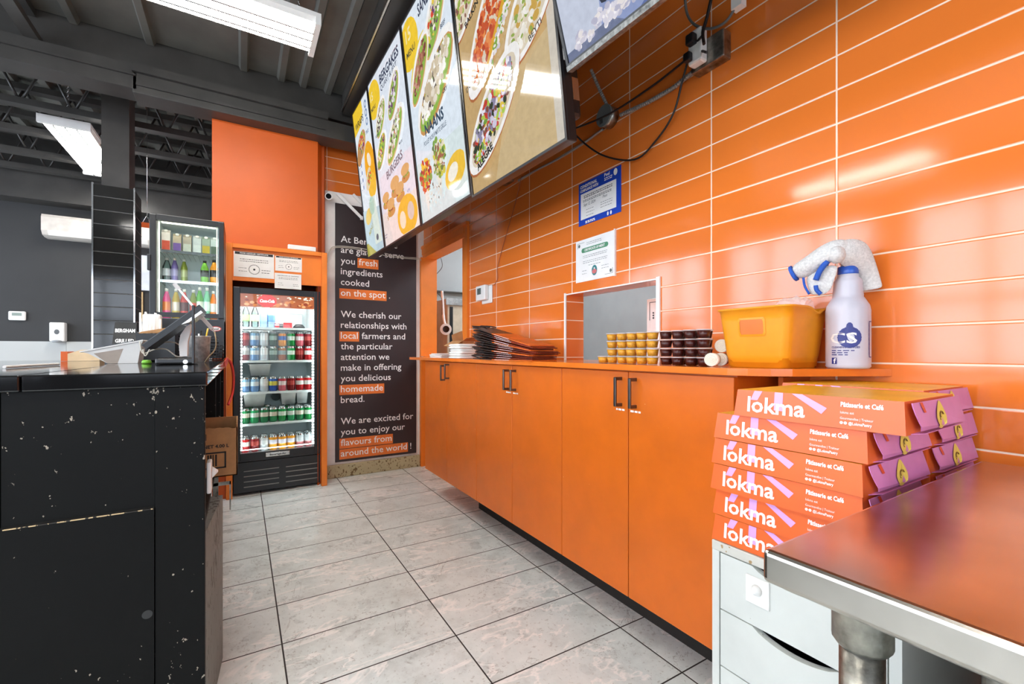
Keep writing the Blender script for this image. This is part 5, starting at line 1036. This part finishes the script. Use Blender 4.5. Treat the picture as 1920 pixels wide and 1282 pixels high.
# yellow bin
YEL = mat('yellow_orange_plastic', 'e8951a', 0.38, var=0.04, spec=0.4)
t = thing('storage_bin', 'yellow orange plastic bin with handle slots at the right end of the worktop', 'bin', (1.43, 0.76, WZ))
def rr(x0, x1, y0, y1, r, z, n=5, dip=None):
    P_ = []
    for cx_, cy_, a0 in ((x1 - r, y1 - r, 0), (x0 + r, y1 - r, PI/2), (x0 + r, y0 + r, PI), (x1 - r, y0 + r, 3*PI/2)):
        for k in range(n): a_ = a0 + PI/2*k/(n - 1); P_.append(Vector((cx_ + r*math.cos(a_), cy_ + r*math.sin(a_), z)))
    if dip:
        Q = []
        for i in range(len(P_)):
            a_, b2 = P_[i], P_[(i+1) % len(P_)]; Q.append(a_)
            if (b2 - a_).length > 0.06:
                for k in range(1, 8): Q.append(a_.lerp(b2, k/8))
        P_ = Q
        for v in P_:
            if abs(v.y - y0) < 0.004: v.z -= dip*math.exp(-((v.x - (x0 + (x1 - x0)*0.66))/0.03)**2)
    return P_
X0, X1, Y0, Y1 = 1.325, 1.515, 0.683, 0.872
rings = []
for k in range(6):
    f_ = k/5; e = 0.018*f_ + (0 if k else -0.004); rings.append(rr(X0 - e, X1 + e, Y0 - e, Y1 + e, 0.025, WZ + (0 if k == 0 else 0.004 + 0.171*f_), dip=0.0001 + 0.018*max(0, f_ - 0.6)/0.4))
rim = rr(X0 - 0.023, X1 + 0.023, Y0 - 0.023, Y1 + 0.023, 0.028, WZ + 0.176, dip=0.018); rim2 = rr(X0 - 0.023, X1 + 0.023, Y0 - 0.023, Y1 + 0.023, 0.028, WZ + 0.181, dip=0.018)
inn = [rr(X0 - 0.018 + 0.003, X1 + 0.018 - 0.003, Y0 - 0.018 + 0.003, Y1 + 0.018 - 0.003, 0.023, WZ + 0.181, dip=0.018), rr(X0 + 0.002, X1 - 0.002, Y0 + 0.002, Y1 - 0.002, 0.02, WZ + 0.004, dip=0.0001)]
MB().loft(rings + [rim, rim2] + inn).build('body', YEL, t)
def slot(yc, zc, hw, hh, x_of_z, m_):
    pts = [(yc + a_, zc + c_) for a_, c_ in ((-hw, -hh*0.7), (-hw*0.9, -hh), (hw*0.9, -hh), (hw, -hh*0.7), (hw, hh*0.7), (hw*0.9, hh), (-hw*0.9, hh), (-hw, hh*0.7))]
    return [Vector((x_of_z(z_), y_, z_)) for y_, z_ in pts]
fx = lambda z_: X0 - 0.018*(z_ - WZ - 0.004)/0.171 - 0.0012
outer = slot(0.778, WZ + 0.122, 0.042, 0.028, fx, 0); inner = slot(0.778, WZ + 0.122, 0.036, 0.022, fx, 0)
b = MB(); vo = [b.bm.verts.new(v) for v in outer]; vi = [b.bm.verts.new(v + Vector((-0.001, 0, 0))) for v in inner]
for k in range(8): b.bm.faces.new((vo[k], vo[(k+1) % 8], vi[(k+1) % 8], vi[k]))
b.build('handle_rim', YEL, t)
b = MB(); b.face(inner); b.build('handle_slot', mat('slot_orange', 'd9742a', 0.3), t)
CLEAR = half_mat('clear_film', 'efe6e2', 0.38)
R = random.Random(9); b = MB(); gx, gy = 9, 7; vs = {}
for i in range(gx):
    for j in range(gy):
        u_, v_ = i/(gx-1), j/(gy-1)
        vs[i, j] = b.bm.verts.new((1.42 + 0.09*u_, 0.69 + 0.09*v_, WZ + 0.172 + 0.05*math.sin(PI*u_)*math.sin(PI*(0.2 + 0.6*v_)) + R.uniform(-0.008, 0.008)))
for i in range(gx-1):
    for j in range(gy-1): b.bm.faces.new((vs[i, j], vs[i+1, j], vs[i+1, j+1], vs[i, j+1]))
tag(b.build('plastic_bag', CLEAR), 'crumpled clear plastic bag bulging from the top of the yellow bin', 'bag')
# spray bottle
BX, BY, BR = 1.50, 0.604, 0.0535
MILK = mat('milky_plastic', 'dcdbe6', 0.3, var=0.03, trans=0.25, spec=0.5)
t = thing('spray_bottle', 'translucent white spray bottle with blue collar at the wall', 'spray bottle', (BX, BY, WZ))
prof = [(0.048, 0.0), (BR, 0.006), (BR*0.985, 0.012), (BR, 0.018), (BR, 0.165), (BR*0.95, 0.18), (0.04, 0.2)] + [(0.0365 + 0.0008*(k % 2) - 0.0004*k, 0.205 + 0.006*k) for k in range(9)] + [(0.026, 0.262), (0.026, 0.27)]
MB().lathe(prof, (BX, BY, WZ), 0, 32).build('bottle', MILK, t)
BLU = mat('blue_plastic', '2a56b0', 0.3)
b = MB(); b.lathe([(0.0245, 0.27), (0.0255, 0.272), (0.0245, 0.292), (0.02, 0.294)], (BX, BY, WZ), 0, 24); b.build('collar', BLU, t)
b = MB(); b.cyl((BX, BY, WZ + 0.294), (BX, BY, WZ + 0.33), 0.017); b.box((BX - 0.016, BY - 0.035, WZ + 0.325), (BX + 0.016, BY + 0.085, WZ + 0.352), bevel=0.006); b.build('spray_head', WHITE_PL, t)
b = MB(); b.tube([(BX - 0.005, BY + 0.045, WZ + 0.335), (BX - 0.01, BY + 0.05, WZ + 0.312), (BX - 0.012, BY + 0.06, WZ + 0.285)], 0.007, 0, 8, 4); b.build('trigger', BLU, t)
class Wrap:
    """lays flat print round the bottle wall"""
    def __init__(s, r, a): s.mb = MB(); s.r, s.a = r, a
    def done(s, name, mats, par):
        for v in s.mb.bm.verts:
            x, k, z = v.co; an = s.a + x/s.r; v.co = Vector((BX + (s.r + k)*math.cos(an), BY + (s.r + k)*math.sin(an), WZ + z))
        return s.mb.build(name, mats, par)
va = math.atan2(-BY, -BX)
wp = Wrap(BR + 0.0006, va)
for k in range(20):
    a_ = 2*PI*k/20; wp.mb.disc((0.004 + 0.02*math.cos(a_), 0.00002*k, 0.088 + 0.021*math.sin(a_)), (0.009, 0, 0), (0, 0, 0.009), 0, 10)
wp.mb.disc((0.004, 0.0006, 0.088), (0.025, 0, 0), (0, 0, 0.026), 0, 20); wp.mb.disc((0.004, 0.0008, 0.118), (0.008, 0, 0), (0, 0, 0.012), 0, 10)
wp.mb.text('CS', (-0.043, 0.0012, 0.072), (1, 0, 0), (0, 0, 1), 0.042, 1, 0.015, 0.064)
wp.mb.text('CLEANING SUPPLIES', (-0.04, 0.0006, 0.058), (1, 0, 0), (0, 0, 1), 0.0075, 0, 0.02, 0.068)
for z_ in (0.05, 0.044, 0.038): sheet_lines(wp.mb, Vector((-0.04, 0.0006, z_)), Vector((1, 0, 0)), Vector((0, 0, 1)), 0, 0.04 if z_ < 0.045 else 0.055, [0], 0.0025, int(z_*1000))
wp.mb.rect((-0.033, 0.0006, 0.022), (0.007, 0, 0), (0, 0, 0.009), 0); wp.mb.text('f', (-0.0345, 0.0012, 0.0155), (1, 0, 0), (0, 0, 1), 0.019, 1, 0.04)
wp.mb.rect((0.058, 0.0006, 0.083), (0.0012, 0, 0), (0, 0, 0.05), 0)
for z_ in (0.033, 0.132): wp.mb.rect((0.063, 0.0006, z_), (0.006, 0, 0), (0, 0, 0.0012), 0)
for k in range(22): wp.mb.rect((0.0565, 0.0006, 0.036 + 0.0043*k), (0.0012, 0, 0), (0, 0, 0.0012 + 0.0005*(k % 3)), 0)
wp.done('label_print', [mat('navy_print', '272f7c', 0.4, var=0.03), WHITE_PL], t)
# towel over the spray head
TOW = mat('white_towelling', 'd6d4d0', 0.95, var=0.08, scale=160, bump=1.0, bscale=260); TOWB = mat('blue_towelling', '2b58b4', 0.9, var=0.05, bump=0.8, bscale=420)
t = thing('cleaning_cloth', 'white terry cloth with blue stripes draped over the spray bottle', 'cloth', (BX, BY, WZ + 0.3))
vd = Vector((-BX, -BY, 0)).normalized(); vr = Vector((-vd.y, vd.x, 0)) * 1.0     # towards the camera, and to its right
k_ = 1.30/839.6
def tp(px, py, dep): c_ = Vector((BX, BY, 0)); return c_ + vr*((px - 1590)*k_*0.97) + vd*dep + Vector((0, 0, H + (658 - py)*k_*1.0))
def sheet(grid, m=0, th=0.004, sub=2):
    b = MB(); n_, m_ = len(grid), len(grid[0]); V = [[b.bm.verts.new(p_) for p_ in r_] for r_ in grid]
    for i in range(n_-1):
        for j in range(m_-1): b.bm.faces.new((V[i][j], V[i][j+1], V[i+1][j+1], V[i+1][j])).smooth = True
    return b
def cloth_obj(name, grid, m_):
    o = sheet(grid).build(name, m_, t, smooth=True)
    s1 = o.modifiers.new('thick', 'SOLIDIFY'); s1.thickness = 0.006; s1.offset = 0
    s2 = o.modifiers.new('smooth', 'SUBSURF'); s2.levels = 2; s2.render_levels = 2
    return o
main = [[tp(1552, 474, 0.055), tp(1574, 456, 0.05), tp(1598, 451, 0.03), tp(1617, 457, 0.0)],
        [tp(1556, 486, 0.06), tp(1578, 472, 0.06), tp(1602, 466, 0.045), tp(1627, 476, 0.0)],
        [tp(1574, 494, 0.055), tp(1590, 489, 0.055), tp(1609, 489, 0.03), tp(1634, 501, -0.01)],
        [tp(1598, 512, -0.02), tp(1608, 512, -0.02), tp(1622, 516, -0.01), tp(1639, 521, -0.02)],
        [tp(1596, 532, -0.035), tp(1609, 533, -0.03), tp(1624, 533, -0.015), tp(1642, 534, -0.025)],
        [tp(1595, 546, -0.035), tp(1609, 547, -0.03), tp(1624, 546, -0.015), tp(1644, 543, -0.025)]]
cloth_obj('drape', main, TOW)
roll = MB(); rp = [tp(1503, 507, 0.03), tp(1520, 500, 0.035), tp(1540, 489, 0.045), tp(1558, 478, 0.05), tp(1575, 468, 0.045), tp(1592, 462, 0.03)]
P_ = [Vector(p_) for p_ in rp]; rg = []
for i, p_ in enumerate(P_):
    d_ = (P_[min(i+1, 5)] - P_[max(i-1, 0)]).normalized(); u_ = d_.cross(UZ).normalized(); w_2 = u_.cross(d_); rad = (0.023, 0.028, 0.029, 0.029, 0.026, 0.015)[i]
    rg.append([p_ + (u_*math.cos(a_)*0.9 + w_2*math.sin(a_))*rad*(1 + 0.08*math.sin(3*a_ + i)) for a_ in [2*PI*q/12 for q in range(12)]])
roll.loft(rg, 0); o = roll.build('rolled_edge', TOW, t, smooth=True); o.modifiers.new('smooth', 'SUBSURF').levels = 1
c_ = P_[0]; d_ = (P_[0] - P_[1]).normalized(); u_ = d_.cross(UZ).normalized(); w_2 = u_.cross(d_)
b = MB(); b.loft([[c_ + d_*s_ + (u_*math.cos(a_)*0.9 + w_2*math.sin(a_))*rad for a_ in [2*PI*q/12 for q in range(12)]] for s_, rad in ((-0.004, 0.025), (0.003, 0.025), (0.005, 0.022))]); b.build('blue_hem', TOWB, t, smooth=True)
knot = MB(); knot.lathe([(0.004, -0.026), (0.02, -0.018), (0.026, 0), (0.02, 0.018), (0.004, 0.026)], tuple(tp(1573, 482, 0.055)), 0, 14, sx=1.1, sy=0.9); o = knot.build('bunched_fold', TOW, t, smooth=True); o.modifiers.new('smooth', 'SUBSURF').levels = 1
low = [[tp(1528, 512, 0.03), tp(1545, 500, 0.045), tp(1562, 498, 0.045), tp(1578, 500, 0.04)],
       [tp(1522, 522, 0.03), tp(1542, 518, 0.05), tp(1558, 522, 0.05), tp(1572, 520, 0.045)],
       [tp(1528, 540, 0.035), tp(1542, 535, 0.055), tp(1555, 540, 0.045), tp(1568, 532, 0.05)],
       [tp(1530, 552, 0.035), tp(1543, 553, 0.05), tp(1552, 556, 0.05), tp(1566, 543, 0.045)]]
cloth_obj('hanging_corner', low, TOW)
for i, (p0_, p1_, wd) in enumerate(((tp(1559, 493, 0.062), tp(1541, 526, 0.062), 0.008), (tp(1520, 518, 0.042), tp(1530, 550, 0.046), 0.0035), (tp(1541, 536, 0.066), tp(1549, 553, 0.062), 0.006))):
    s_ = MB(); s_.tube([p0_, p0_.lerp(p1_, 0.5) - vr*0.004, p1_], wd, 0, 8, 4); s_.build('blue_stripe', TOWB, t, smooth=True)
# left end of the worktop: napkins, foam containers, carrier bags
def pw(px, x): return onX(px, 0, x).y
R = random.Random(21)
for i in range(5):
    y_, z_ = pw(826, 1.3) + R.uniform(-0.02, 0.02), WZ + 0.0065*i
    m_ = MB(); q = Matrix.Translation((1.31, y_, z_)) @ Matrix.Rotation(R.uniform(-0.25, 0.25), 4, 'Z'); m_.box((-0.06, -0.09, 0.0), (0.06, 0.09, 0.006), 0, q, 0.0015, 1)
    tag(m_.build('folded_napkin', PAPER), 'folded white napkin at the left end of the worktop, ' + ['lowest of five', 'second from bottom', 'middle one', 'second from top', 'topmost'][i], 'napkin', 'napkins at the left end of the worktop')
for i in range(6):
    y_, z_ = pw(870, 1.3), WZ + 0.0165*i
    q = Matrix.Translation((1.31 + R.uniform(-0.008, 0.008), y_ + R.uniform(-0.006, 0.006), z_)) @ Matrix.Rotation(R.uniform(-0.08, 0.08), 4, 'Z'); m_ = MB()
    m_.loft([[q @ Vector(v) for v in rr(-a_, a_, -a_*1.05, a_*1.05, 0.02, zz, 4)] for a_, zz in ((0.078, 0.0), (0.084, 0.005), (0.084, 0.01), (0.075, 0.0155))], 0)
    tag(m_.build('foam_container', mat('white_foam', 'f4f1ec', 0.6) if not bpy.data.materials.get('white_foam') else bpy.data.materials['white_foam'], smooth=False), 'white folded container in the pile left of the dark bags, ' + ['lowest', 'second from bottom', 'third from bottom', 'fourth from bottom', 'second from top', 'topmost'][i], 'container', 'white containers on the worktop')
BAGD = mat('dark_brown_bag', '2b2220', 0.35, var=0.15, scale=30); BAGR = mat('rust_red_bag', '7c2a14', 0.3, var=0.25, scale=18); BAGO = mat('orange_bag_side', 'd4601c', 0.35, var=0.15)
ya, yb = pw(905, 1.31), pw(1033, 1.33)      # handle end, folded end
NB = 13
for i in range(NB):
    f_ = i/(NB - 1); za, zb_ = WZ + 0.0158*i, WZ + 0.0062*i
    t = thing('paper_bag', 'folded dark carrier bag in the fanned pile, %s' % (['lowest', 'second from bottom', 'third from bottom', 'fourth from bottom', 'fifth from bottom', 'sixth from bottom', 'exact middle one', 'sixth from top', 'fifth from top', 'fourth from top', 'third from top', 'second from top', 'topmost'][i]), 'bag', (1.32, (ya + yb)/2, za), 0, 'folded carrier bags on the worktop')
    dx, y1_, y0_ = R.uniform(-0.012, 0.012), ya - 0.06 + R.uniform(-0.015, 0.015), yb + R.uniform(-0.01, 0.025)
    sl = (za - zb_)/(y1_ - y0_)
    def zz(y_): return zb_ + sl*(y_ - y0_)
    ym = y0_ + (y1_ - y0_)*0.62
    m_ = MB(); th = 0.0045
    m_.prism([(1.22 + dx, y0_, zz(y0_)), (1.37 + dx, y0_, zz(y0_)), (1.37 + dx, ym, zz(ym)), (1.22 + dx, ym, zz(ym))], (0, 0, th)); m_.build('folded_sheet', BAGR if i % 4 else BAGO, t)
    m_ = MB(); m_.prism([(1.22 + dx, ym + 0.0005, zz(ym)), (1.37 + dx, ym + 0.0005, zz(ym)), (1.365 + dx, y1_, zz(y1_) + 0.003), (1.225 + dx, y1_, zz(y1_) + 0.003)], (0, 0, th)); m_.build('bag_mouth', BAGD, t)
    for k, xx in enumerate((1.25, 1.31)):
        zt = zz(y1_) + 0.0105; m_ = MB(); wv = R.uniform(-0.004, 0.008)
        m_.tube([(xx + dx, y1_ - 0.05, zt - 0.004), (xx + dx - 0.005, y1_ + 0.03, zt + wv), (xx + dx + 0.01, y1_ + 0.085, zt + 0.004 + wv), (xx + dx + 0.04, y1_ + 0.09, zt + 0.004 + wv), (xx + dx + 0.05, y1_ + 0.03, zt + wv), (xx + dx + 0.045, y1_ - 0.05, zt - 0.004)], 0.0045, 0, 6, 4); m_.build('handle', BAGD, t)
    s_ = MB(); o = Vector((1.2193 + dx, ym - 0.03, zz(ym - 0.03) + 0.0012)); sheet_lines(s_, o, Vector((0, -1, -sl)), UZ, 0, 0.16, [0], 0.0022, 60 + i); s_.build('lettering', WHITE_INK, t)
t = thing('cardboard_box', 'open brown cardboard box in the hatch behind the white containers', 'box', (1.56, 3.3, WZ))
b = MB(); bx = (1.47, 1.66, 3.17, 3.36); hB = 0.13
b.box((bx[0], bx[2], WZ), (bx[1], bx[3], WZ + 0.003)); b.box((bx[0], bx[2], WZ), (bx[0] + 0.003, bx[3], WZ + hB)); b.box((bx[0], bx[3] - 0.003, WZ), (bx[1], bx[3], WZ + hB)); b.box((bx[0], bx[2], WZ), (bx[1] - 0.09, bx[2] + 0.003, WZ + hB)); b.build('body', CARD, t)
# flaps of the box in the hatch
for nm, pts in (('flap', [(1.47, 3.17, WZ + hB), (1.47, 3.36, WZ + hB), (1.40, 3.37, WZ + 0.09), (1.40, 3.18, WZ + 0.08)]), ('flap', [(1.47, 3.36, WZ + hB), (1.66, 3.36, WZ + hB), (1.66, 3.39, WZ + 0.2), (1.56, 3.385, WZ + 0.215), (1.47, 3.38, WZ + 0.18)]), ('flap', [(1.47, 3.17, WZ + hB), (1.58, 3.17, WZ + hB), (1.56, 3.1, WZ + 0.16), (1.47, 3.1, WZ + 0.15)])):
    n_ = (Vector(pts[1]) - Vector(pts[0])).cross(Vector(pts[2]) - Vector(pts[0])).normalized()*0.003
    MB().prism(pts, n_).build(nm, CARD, t)
# ================================================================ kitchen seen through the hatches
t = thing('kitchen_fridge', 'tall dull steel appliance seen through the left hatch', 'appliance', (2.6, 4.9, 0))
q = onY(838, 560, 4.9); q2 = onY(905, 560, 4.9)
MB().box((2.12, 5.0, 0.05), (2.85, 5.43, q.z + 0.02), bevel=0.01).build('body', mat('beige_steel', 'b5ad98', 0.5), t)
MB().box((2.1, 4.98, q.z - 0.06), (2.87, 5.0, q.z + 0.02)).build('top_edge', STEEL, t)
MB().box((2.15, 4.993, 0.1), (2.19, 5.0, q.z - 0.08)).build('door_gap', BLACK_PL, t)
c = onX(836, 617, 1.9)
t = thing('heat_lamp', 'round white spotlight head with dark lens hanging in the left hatch', 'lamp', c)
b = MB(); b.cyl(c + Vector((0.03, 0.07, 0.01)), c, 0.05, 0.062, seg=24); b.tube([c + Vector((0.02, 0.06, 0.04)), c + Vector((0.01, 0.08, 0.12)), c + Vector((0.0, 0.08, 0.25)), c + Vector((-0.02, 0.06, 0.42))], 0.014, 0, 8, 5); b.build('body', WHITE_PL, t)
b = MB(); d = (Vector((0, 0, H)) - c).normalized(); b.cyl(c + Vector((0, -0.003, 0)), c + Vector((-0.003, -0.012, 0)), 0.036, seg=24); b.build('lens', BLACK_GL, t)
cable('hatch_wire', 'thin dark wire hanging inside the left hatch', [onX(825, 478, 1.8), onX(829, 500, 1.8), onX(815, 520, 1.8), onX(818, 545, 1.8), onX(828, 560, 1.8), onX(829, 590, 1.8)], 0.003, BLK_C, 'wire')
struct(MB().box((2.0, 5.44, 1.92), (4.2, 5.5, 1.935)).build('trim_4', STEEL_BLK))
c = onX(1224, 590, 1.95)
t = thing('wall_dispenser', 'white dispenser with three dark dots inside the low hatch', 'dispenser', c)
MB().box((1.95, c.y - 0.04, 1.1), (2.1, c.y + 0.045, c.z + 0.09), bevel=0.006).build('casing', WHITE_PL, t)
MB().box((1.90, c.y - 0.06, 0.0), (2.15, c.y + 0.065, 1.099)).build('stand', STEEL, t)
for k in range(3): MB().cyl((1.949, c.y - 0.005, c.z + 0.01 - 0.014*k), (1.947, c.y - 0.005, c.z + 0.01 - 0.014*k), 0.005, seg=10).build('dot', BLACK_PL, t)
b = MB(); b.box((1.9485, c.y + 0.02, c.z - 0.03), (1.9495, c.y + 0.023, c.z + 0.07)); b.box((1.9485, c.y - 0.025, c.z + 0.068), (1.9495, c.y + 0.023, c.z + 0.071)); b.build('outline', INK, t)
struct(MB().box((3.4, 0.4, 0), (3.42, 2.4, 2.8)).build('trim_5', mat('pale_kitchen_panel', 'aab4bb', 0.25, 0.2)))
# ================================================================ white drawer unit
t = thing('drawer_unit', 'white chipped drawer unit with scooped grips under the pastry boxes', 'drawers', (1.25, 0.489, 0))
A0, A1, UX0, UX1, UT = 0.309, 0.669, 0.966, 1.546, 0.7
b = MB(); b.box((UX0, A1 - 0.018, 0.0), (UX1, A1, UT - 0.022)); b.box((UX0, A0, 0.0), (UX1, A0 + 0.018, UT - 0.022)); b.box((UX1 - 0.01, A0 + 0.018, 0.02), (UX1, A1 - 0.018, UT - 0.022)); b.box((UX0 + 0.05, A0 + 0.018, 0.02), (UX1 - 0.01, A1 - 0.018, 0.035)); b.build('carcass', WHITE_LAM, t)
MB().box((UX0 - 0.001, A0 - 0.001, UT - 0.022), (UX1, A1 + 0.001, UT), bevel=0.0015, seg=1).build('top', worn('white_worn_top', 'c9c6bc', 'a3875f', 0.4, 0.62, 22), t)
zt = UT - 0.025; DH = 0.13
for i in range(5):
    z1 = zt - i*(DH + 0.003); z0 = z1 - DH
    pts = [(A1 - 0.021, z0), (A0 + 0.021, z0), (A0 + 0.021, z1)]
    w_ = A1 - A0 - 0.042
    for k in range(13):
        f_ = k/12; s_ = 0.24 + 0.52*f_; pts.append((A0 + 0.021 + w_*s_, z1 - 0.021*math.sin(PI*min(1, max(0, f_)))**0.7))
    pts.append((A1 - 0.021, z1))
    d = MB().prism([(UX0 + 0.001, y_, z_) for y_, z_ in pts], (0.016, 0, 0)).build('drawer', WHITE_LAM, t)
    b = MB(); b.box((UX0 + 0.03, A0 + 0.04, z0 + 0.01), (UX0 + 0.45, A0 + 0.046, z1 - 0.03)); b.box((UX0 + 0.03, A1 - 0.046, z0 + 0.01), (UX0 + 0.45, A1 - 0.04, z1 - 0.03)); b.box((UX0 + 0.03, A0 + 0.046, z0 + 0.01), (UX0 + 0.45, A1 - 0.046, z0 + 0.014)); b.build('drawer_box', mat('drawer_grey', '6b6a68', 0.6) if i == 0 else bpy.data.materials['drawer_grey'], d)
c = onX(1421, 1109, UX0)
lk = MB(); lk.box((UX0 - 0.004, c.y - 0.026, c.z - 0.03), (UX0 + 0.0005, c.y + 0.026, c.z + 0.03), bevel=0.001, seg=1)
lk.build('lock_plate', WHITE_PL, t)
MB().lathe([(0.012, 0), (0.009, 0.008), (0.004, 0.014)], (0, 0, 0), 0, 14).build('lock_knob', WHITE_PL, t, False, loc=(c.x - 0.004 - t.location.x, c.y - t.location.y, c.z + 0.004 - t.location.z), rot=(0, -PI/2, 0))
# ================================================================ pastry boxes
PBO = mat('orange_box_card', 'e3652a', 0.35, var=0.03); PBY = mat('yellow_box_top', 'efb61c', 0.35); PBP = mat('pink_purple_flap', 'd284bd', 0.35, var=0.04); PBL = mat('lilac_print', 'd8a4e0', 0.35, var=0); PBR = mat('red_orange_tab', 'd8492a', 0.35); PBG = mat('pale_gold_print', 'e8d060', 0.4); PBB = mat('brown_print', '6a4a1a', 0.5)
BL, BD, BH = 0.308, 0.275, 0.0585
proto = []
def pastry_box(loc, rot, label, group='orange pastry boxes on the drawer unit'):
    if proto: return copy_tree(proto[0], loc, (0, 0, rot), label)
    t = thing('pastry_box', label, 'box', loc, rot, group); proto.append(t)
    L, D, Hh = BL, BD, BH
    # origin at far left front bottom corner; length runs along -y, depth along +x; front face leans in a little
    ins = 0.006
    b = MB(); lo = [Vector((0, 0, 0)), Vector((0, -L, 0)), Vector((D, -L, 0)), Vector((D, 0, 0))]; hi = [Vector((ins, -0.006, Hh)), Vector((ins, -L + 0.004, Hh)), Vector((D - ins, -L + 0.004, Hh)), Vector((D - ins, -0.006, Hh))]
    b.face(lo[::-1], 0); b.face(hi, 1)
    for k in range(4): b.face([lo[k], lo[(k+1) % 4], hi[(k+1) % 4], hi[k]], 0)
    b.build('carton', [PBO, PBY], t, False)
    fx_ = lambda z_: ins*z_/Hh - 0.0006
    pt = lambda s_, z_, e=0.0: Vector((fx_(z_) - e, -s_, z_))
    for pts in ([(0.045, 0.058), (0.062, 0.058), (0.052, 0.038), (0.037, 0.038)], [(0.088, 0.058), (0.105, 0.058), (0.105, 0.02), (0.088, 0.02)], [(0.122, 0.058), (0.142, 0.058), (0.187, 0.035), (0.178, 0.023)]):
        b = MB(); b.face([pt(s_, z_) for s_, z_ in pts]); b.build('lilac_stripe', PBL, t, False)
    uz = Vector((ins, 0, Hh)).normalized(); uy = Vector((0, -1, 0))
    b = MB(); b.text('lokma', pt(0.031, 0.0125, 0.0006), uy, uz, 0.047, 0, 0.02, 0.118)
    b.text('Pâtisserie et Café', pt(0.21, 0.041, 0.0006), uy, uz, 0.0125, 0, 0.035, 0.066); b.text('lokma est', pt(0.21, 0.028, 0.0006), uy, uz, 0.007, 0, 0.0, 0.022)
    b.text('Gourmandise | Traiteur', pt(0.21, 0.0175, 0.0006), uy, uz, 0.0065, 0, 0.0, 0.052); b.text('@LokmaPastry', pt(0.224, 0.0085, 0.0006), uy, uz, 0.0075, 0, 0.02, 0.036)
    for s_ in (0.2125, 0.219): b.disc(pt(s_, 0.011, 0.0006), uy*0.0028, uz*0.0028, 0, 12)
    b.build('lettering', WHITE_INK, t, False)
    # end flap: leaves a curved orange gusset at the front corner
    yb_, yt_ = -L - 0.010, -L - 0.0005
    fl = lambda x_, z_: Vector((x_, yb_ + (yt_ - yb_)*z_/Hh - (0.004 if z_ > 0.01 else 0), z_))
    curve = [(0.012 + 0.03*(f_**1.6), 0.056 - 0.05*f_) for f_ in [k/6 for k in range(7)]]
    pts = [fl(x_, z_) for x_, z_ in curve] + [fl(D + 0.018, 0.004), fl(D - 0.012, 0.056)]
    b = MB(); b.prism(pts, (0, 0.0015, 0)); b.prism([Vector((0.022, -L, 0.0008)), Vector((0.052, -L - 0.012, 0.0008)), Vector((D, -L - 0.012, 0.0008)), Vector((D, -L, 0.0008))], (0, 0, 0.0012))
    b.build('end_flap', PBP, t, False)
    b = MB(); b.face([fl(x_, z_) - Vector((0, 0.0006, 0)) for x_, z_ in ((0.045, 0.0555), (0.058, 0.0555), (0.069, 0.037), (0.058, 0.037))]); b.build('red_tab', PBR, t, False)
    b = MB(); n = 18; cx_, cz_ = 0.142, 0.025
    b.face([fl(cx_ + (0.026*math.cos(a_))*(1 - 0.5*max(0, math.sin(a_))), cz_ + (0.029 if math.sin(a_) > 0 else 0.022)*math.sin(a_)) - Vector((0, 0.0006, 0)) for a_ in [2*PI*k/n for k in range(n)]], 0)
    for r_, dz_ in ((0.012, 0.0), (0.007, 0.002)): b.tube([fl(cx_ + r_*math.cos(a_), cz_ + dz_ + r_*0.8*math.sin(a_)) - Vector((0, 0.0009, 0)) for a_ in [PI*(0.1 + 1.1*k/8) for k in range(9)]], 0.0006, 1, 4)
    b.build('gold_emblem', [PBG, PBB], t, False)
    return t
R = random.Random(2)
fl_ = ['lowest', 'second from bottom', 'third from bottom', 'fourth from bottom', 'fifth from bottom', 'topmost']
yo = [0.672, 0.672, 0.674, 0.674, 0.669, 0.613]
for i in range(6):
    pastry_box((0.968 + (0.0, 0.004, -0.002, 0.002, 0.004, -0.004)[i], yo[i], UT + 0.0015 + 0.0606*i), (0.02, 0.0, 0.012, -0.005, 0.01, 0.02)[i], 'orange pastry box in the front stack, ' + fl_[i] + (', pushed towards the table' if i == 5 else ''))
for i in range(6):
    pastry_box((1.272 + R.uniform(-0.004, 0.004), 0.668 + R.uniform(-0.008, 0.01), UT + 0.0015 + 0.0606*i), R.uniform(-0.015, 0.015), 'orange pastry box in the back stack by the wall, ' + fl_[i])
# ================================================================ steel work table
t = thing('steel_table', 'stainless steel work table reflecting the orange wall at the lower right', 'table', (1.0, -0.5, 0))
TS = mat('table_steel', 'c0b9b0', 0.24, 1.0, var=0.12, scale=5)
MB().box((0.565, -1.5, 0.858), (1.45, 0.322, 0.9), bevel=0.007, seg=3).build('top', TS, t)
for x, y in ((0.632, 0.24), (1.38, 0.24), (0.632, -1.42), (1.38, -1.42)):
    l_ = MB(); l_.cyl((x, y, 0.0), (x, y, 0.858), 0.0225, seg=20); lg = l_.build('leg', STEEL_D, t)
    MB().lathe([(0.026, 0), (0.03, 0.006), (0.03, 0.05), (0.034, 0.058)], (x, y, 0.80), 0, 20).build('collar', STEEL_D, lg)
t = thing('steel_cabinet', 'dull steel cabinet standing under the work table', 'cabinet', (1.15, -0.3, 0))
MB().box((0.9, -0.95, 0.02), (1.44, 0.2, 0.79), bevel=0.006).build('body', STEEL_D, t)
MB().box((0.893, -0.9, 0.06), (0.9, 0.17, 0.76), bevel=0.002, seg=1).build('door', STEEL_D, t)
